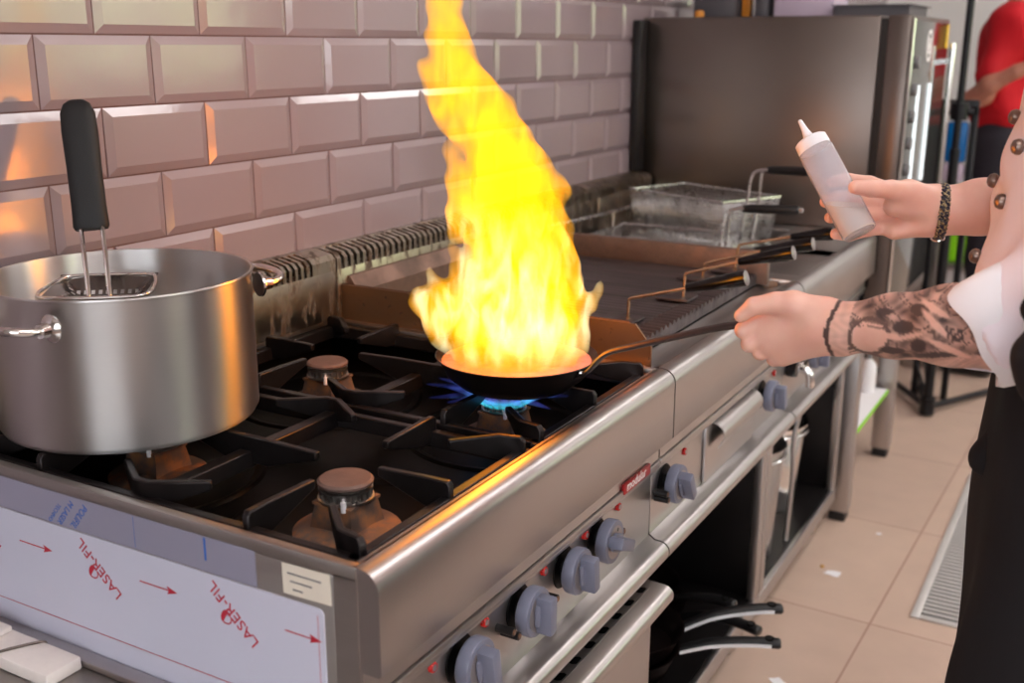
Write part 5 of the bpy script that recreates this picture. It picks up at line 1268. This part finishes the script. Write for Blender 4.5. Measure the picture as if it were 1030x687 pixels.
from mathutils.bvhtree import BVHTree
jb = BVHTree.FromPolygons([Vector(v) for v in jk.v], jk.f)
for p, nrm in (((1.1618, .3883, 1.2744), (-.94, -.35, .1)), ((1.1435, .4255, 1.1978), (-.95, -.25, .1)), ((1.1626, .3384, 1.1849), (-.9, -.4, .1)), ((1.1400, .3652, 1.1167), (-.95, -.25, .1)), ((1.1746, .316, 1.2473), (-.86, -.5, .08))):
    q = Vector(nrm).normalized().to_track_quat('Z', 'Y').to_matrix().to_4x4()
    m = MB(); m.lathe([(0, -.004), (.0050, -.003), (.0085, .001), (.0088, .004), (.0070, .0080), (.0035, .0100), (0, .0105)], (0, 0, 0), 24, Matrix.Translation(p) @ q); part('button', m, M['button'], jo)
# apron, trousers, shoes
afold = lambda X, Y, Z: .005*np.sin(Y*42+1.5*np.sin(Z*9))+.003*np.sin(Z*20+Y*18)
AP = [C((1.284, .335, 1.0), (1.288, .315, .35), .106, .122, .05), C((1.284, .43, 1.0), (1.282, .43, .35), .116, .122, .05), C((1.284, .525, 1.0), (1.288, .545, .35), .110, .120, .05)]
ao = part('apron', sdf_mesh(AP, .008, .04, afold, .03, lambda F, X, Y, Z: np.maximum(np.maximum(F, .30-Z), Z-1.02)), M['cloth_black'], CK, angle=180)
part('apron_fold', sdf_mesh([C((1.200, .335, .955), (1.183, .335, .885), .010, .024, .01), C((1.183, .335, .885), (1.195, .335, .862), .022, .010, .01)], .004, .01, None, .01), M['cloth_black'], ao, angle=180)
TP = [C((1.30, .35, .60), (1.31, .34, .085), .085, .066, .03), C((1.30, .51, .60), (1.31, .52, .085), .085, .066, .03)]
part('trousers', sdf_mesh(TP, .009, .02, None, .02, lambda F, X, Y, Z: np.maximum(F, .05-Z)), M['cloth_black'], CK, angle=180)
for y in (.335, .525):
    S = [C((1.33, y, .040), (1.17, y, .036), .038, .034, .03), C((1.32, y, .07), (1.30, y, .10), .040, .045, .03)]
    part('shoe', sdf_mesh(S, .006, .02, None, .02, lambda F, X, Y, Z: np.maximum(F, -Z+.001)), M['shoe'], CK, angle=180)
# black apron strap hanging at the near side of the sleeve
m = MB(); vs = []
SPts = [((1.226, .118, 1.132), .006), ((1.224, .120, 1.116), .015), ((1.240, .118, 1.096), .019), ((1.232, .120, 1.070), .026), ((1.242, .124, 1.048), .027)]
st = sdf_mesh([C(SPts[i][0], SPts[i+1][0], SPts[i][1], SPts[i+1][1], .01) for i in range(4)]+[C((1.242, .124, 1.048), (1.29, .22, 1.00), .026, .03, .02), C((1.226, .122, 1.132), (1.28, .19, 1.15), .006, .02, .01), C((1.27, .17, 1.0), (1.29, .21, 1.15), .04, .04, .02)], .004, .015, None, .02)
part('apron_tie', st, M['cloth_black'], ao, angle=180)
# bracelet on the right wrist
c_ = Vector((1.0680, .5555, 1.1390)); n_ = Vector((.93, .25, -.02)).normalized(); s1 = Vector((0, 0, 1)); s1 = (s1-n_*s1.dot(n_)).normalized(); s2 = n_.cross(s1)
m = MB(); ring = [c_+s1*math.cos(a)*.0335+s2*math.sin(a)*.0305 for a in [2*PI*k/72 for k in range(72)]]
for ph_ in (0, 2.1, 4.2):
    m.tube([p+((p-c_).normalized()*math.cos(k*.9+ph_)*.0018+n_*math.sin(k*.9+ph_)*.0045) for k, p in enumerate(ring)], .0030, 6, True)
br_ = part('bracelet', m, M['braid'], CK, angle=80)
m = MB(); q = c_-s1*.0345
m.tube(smooth_path([q+n_*-.008-s2*.004, q+n_*-.008-s2*.004-s1*.004, q-s1*.007-s2*.006, q+n_*.008-s2*.004-s1*.004, q+n_*.008-s2*.004], 1), .0018, 8)
for s_ in (-1, 1): m.lathe([(0, -.004), (.003, -.003), (.0042, 0), (.003, .003), (0, .004)], tuple(q+n_*.008*s_-s2*.009+s1*.004), 14)
part('shackle', m, M['chrome'], br_)

# ================================================================== second person, far behind
RP = thing('person', 'person in a red shirt and dark trousers behind the light stand', 'person', (.81, 3.90, 0))
DX = -.16
def sdf_shift(*a, **k):
    mb_ = sdf_mesh(*a, **k); mb_.v = [(v[0]+DX, v[1], v[2]) for v in mb_.v]; return mb_
PB = [C((.98, 3.90, 1.46), (.98, 3.90, 1.60), .055, .052, .02), ('e', (.96, 3.90, 1.70), (.088, .072, .112), None, .03), ('e', (.875, 3.90, 1.69), (.016, .012, .018), None, .01), ('e', (.965, 3.825, 1.70), (.016, .009, .028), None, .006), ('e', (.965, 3.975, 1.70), (.016, .009, .028), None, .006),
      C((.98, 3.86, 1.35), (.98, 3.86, .95), .10, .10, .06), C((.98, 3.95, 1.35), (.98, 3.95, .95), .10, .10, .06), C((.98, 3.74, 1.44), (.98, 4.06, 1.44), .055, .055, .05),
      C((.98, 3.72, 1.43), (.90, 3.68, 1.17), .046, .040, .02), C((.845, 3.66, 1.135), (.93, 3.60, 1.21), .036, .034, .02), C((.90, 3.68, 1.17), (.845, 3.66, 1.135), .040, .036, .02), C((.93, 3.60, 1.21), (1.02, 3.58, 1.26), .034, .024, .02), C((1.02, 3.58, 1.26), (1.08, 3.58, 1.29), .026, .022, .015)]
for f_ in range(4): PB.append(C((1.07, 3.565+.012*f_, 1.285), (1.12, 3.56+.014*f_, 1.30-.004*f_), .010, .008, .004))
PB.append(C((1.05, 3.57, 1.29), (1.085, 3.555, 1.325), .011, .008, .006))
PB += [C((.98, 4.08, 1.43), (.95, 4.10, 1.16), .046, .040, .02), C((.95, 4.10, 1.16), (.93, 4.02, .98), .036, .026, .02), C((.93, 4.02, .98), (.93, 4.0, .93), .026, .02, .02)]
for f_ in range(4): PB.append(C((.918+.012*f_, 4.0, .93), (.915+.013*f_, 3.995, .87), .010, .008, .004))
PB.append(C((.915, 3.99, .94), (.90, 3.98, .90), .011, .008, .006))
PB += [C((.98, 3.83, .92), (.97, 3.82, .50), .085, .058, .04), C((.97, 3.82, .50), (.99, 3.82, .08), .054, .040, .03), C((.98, 3.98, .92), (.97, 3.99, .50), .085, .058, .04), C((.97, 3.99, .50), (.99, 3.99, .08), .054, .040, .03)]
part('body', sdf_shift(PB, .0095, .03, None, .02), M['skin2'], RP, angle=180)
rf = lambda X, Y, Z: .008*np.sin(Z*22+X*16+2*np.sin(Y*14))+.005*np.sin(X*40+Z*14)
part('shirt', sdf_shift([C((.98, 3.84, 1.38), (.97, 3.84, 1.12), .135, .130, .06), C((.98, 3.97, 1.38), (.97, 3.97, 1.12), .135, .130, .06), C((.98, 3.73, 1.44), (.98, 4.07, 1.44), .075, .075, .05), C((.98, 3.72, 1.43), (.925, 3.69, 1.25), .072, .064, .03), C((.98, 4.08, 1.43), (.955, 4.10, 1.25), .072, .064, .03)], .011, .03, rf, .03, lambda F, X, Y, Z: np.maximum(np.maximum(F, 1.035-Z), Z-1.52)), M['cloth_red'], RP, angle=180)
part('trousers', sdf_shift([C((.98, 3.83, .98), (.97, 3.82, .50), .118, .082, .05), C((.97, 3.82, .50), (.99, 3.82, .09), .080, .066, .03), C((.98, 3.98, .98), (.97, 3.99, .50), .118, .082, .05), C((.97, 3.99, .50), (.99, 3.99, .09), .080, .066, .03)], .011, .03, None, .02, lambda F, X, Y, Z: np.maximum(np.maximum(F, .05-Z), Z-1.06)), M['cloth_dark'], RP, angle=180)
part('hair', sdf_shift([('e', (.98, 3.90, 1.73), (.090, .078, .095), None, .02)], .009, .02, wav(.003, 60, 60, 60), .02), M['hair'], RP, angle=180)
for y in (3.82, 3.99):
    part('shoe', sdf_shift([C((1.01, y, .042), (.86, y, .036), .040, .034, .03), C((1.0, y, .07), (.99, y, .10), .042, .045, .03)], .008, .02, None, .02, lambda F, X, Y, Z: np.maximum(F, -Z+.001)), M['shoe'], RP, angle=180)
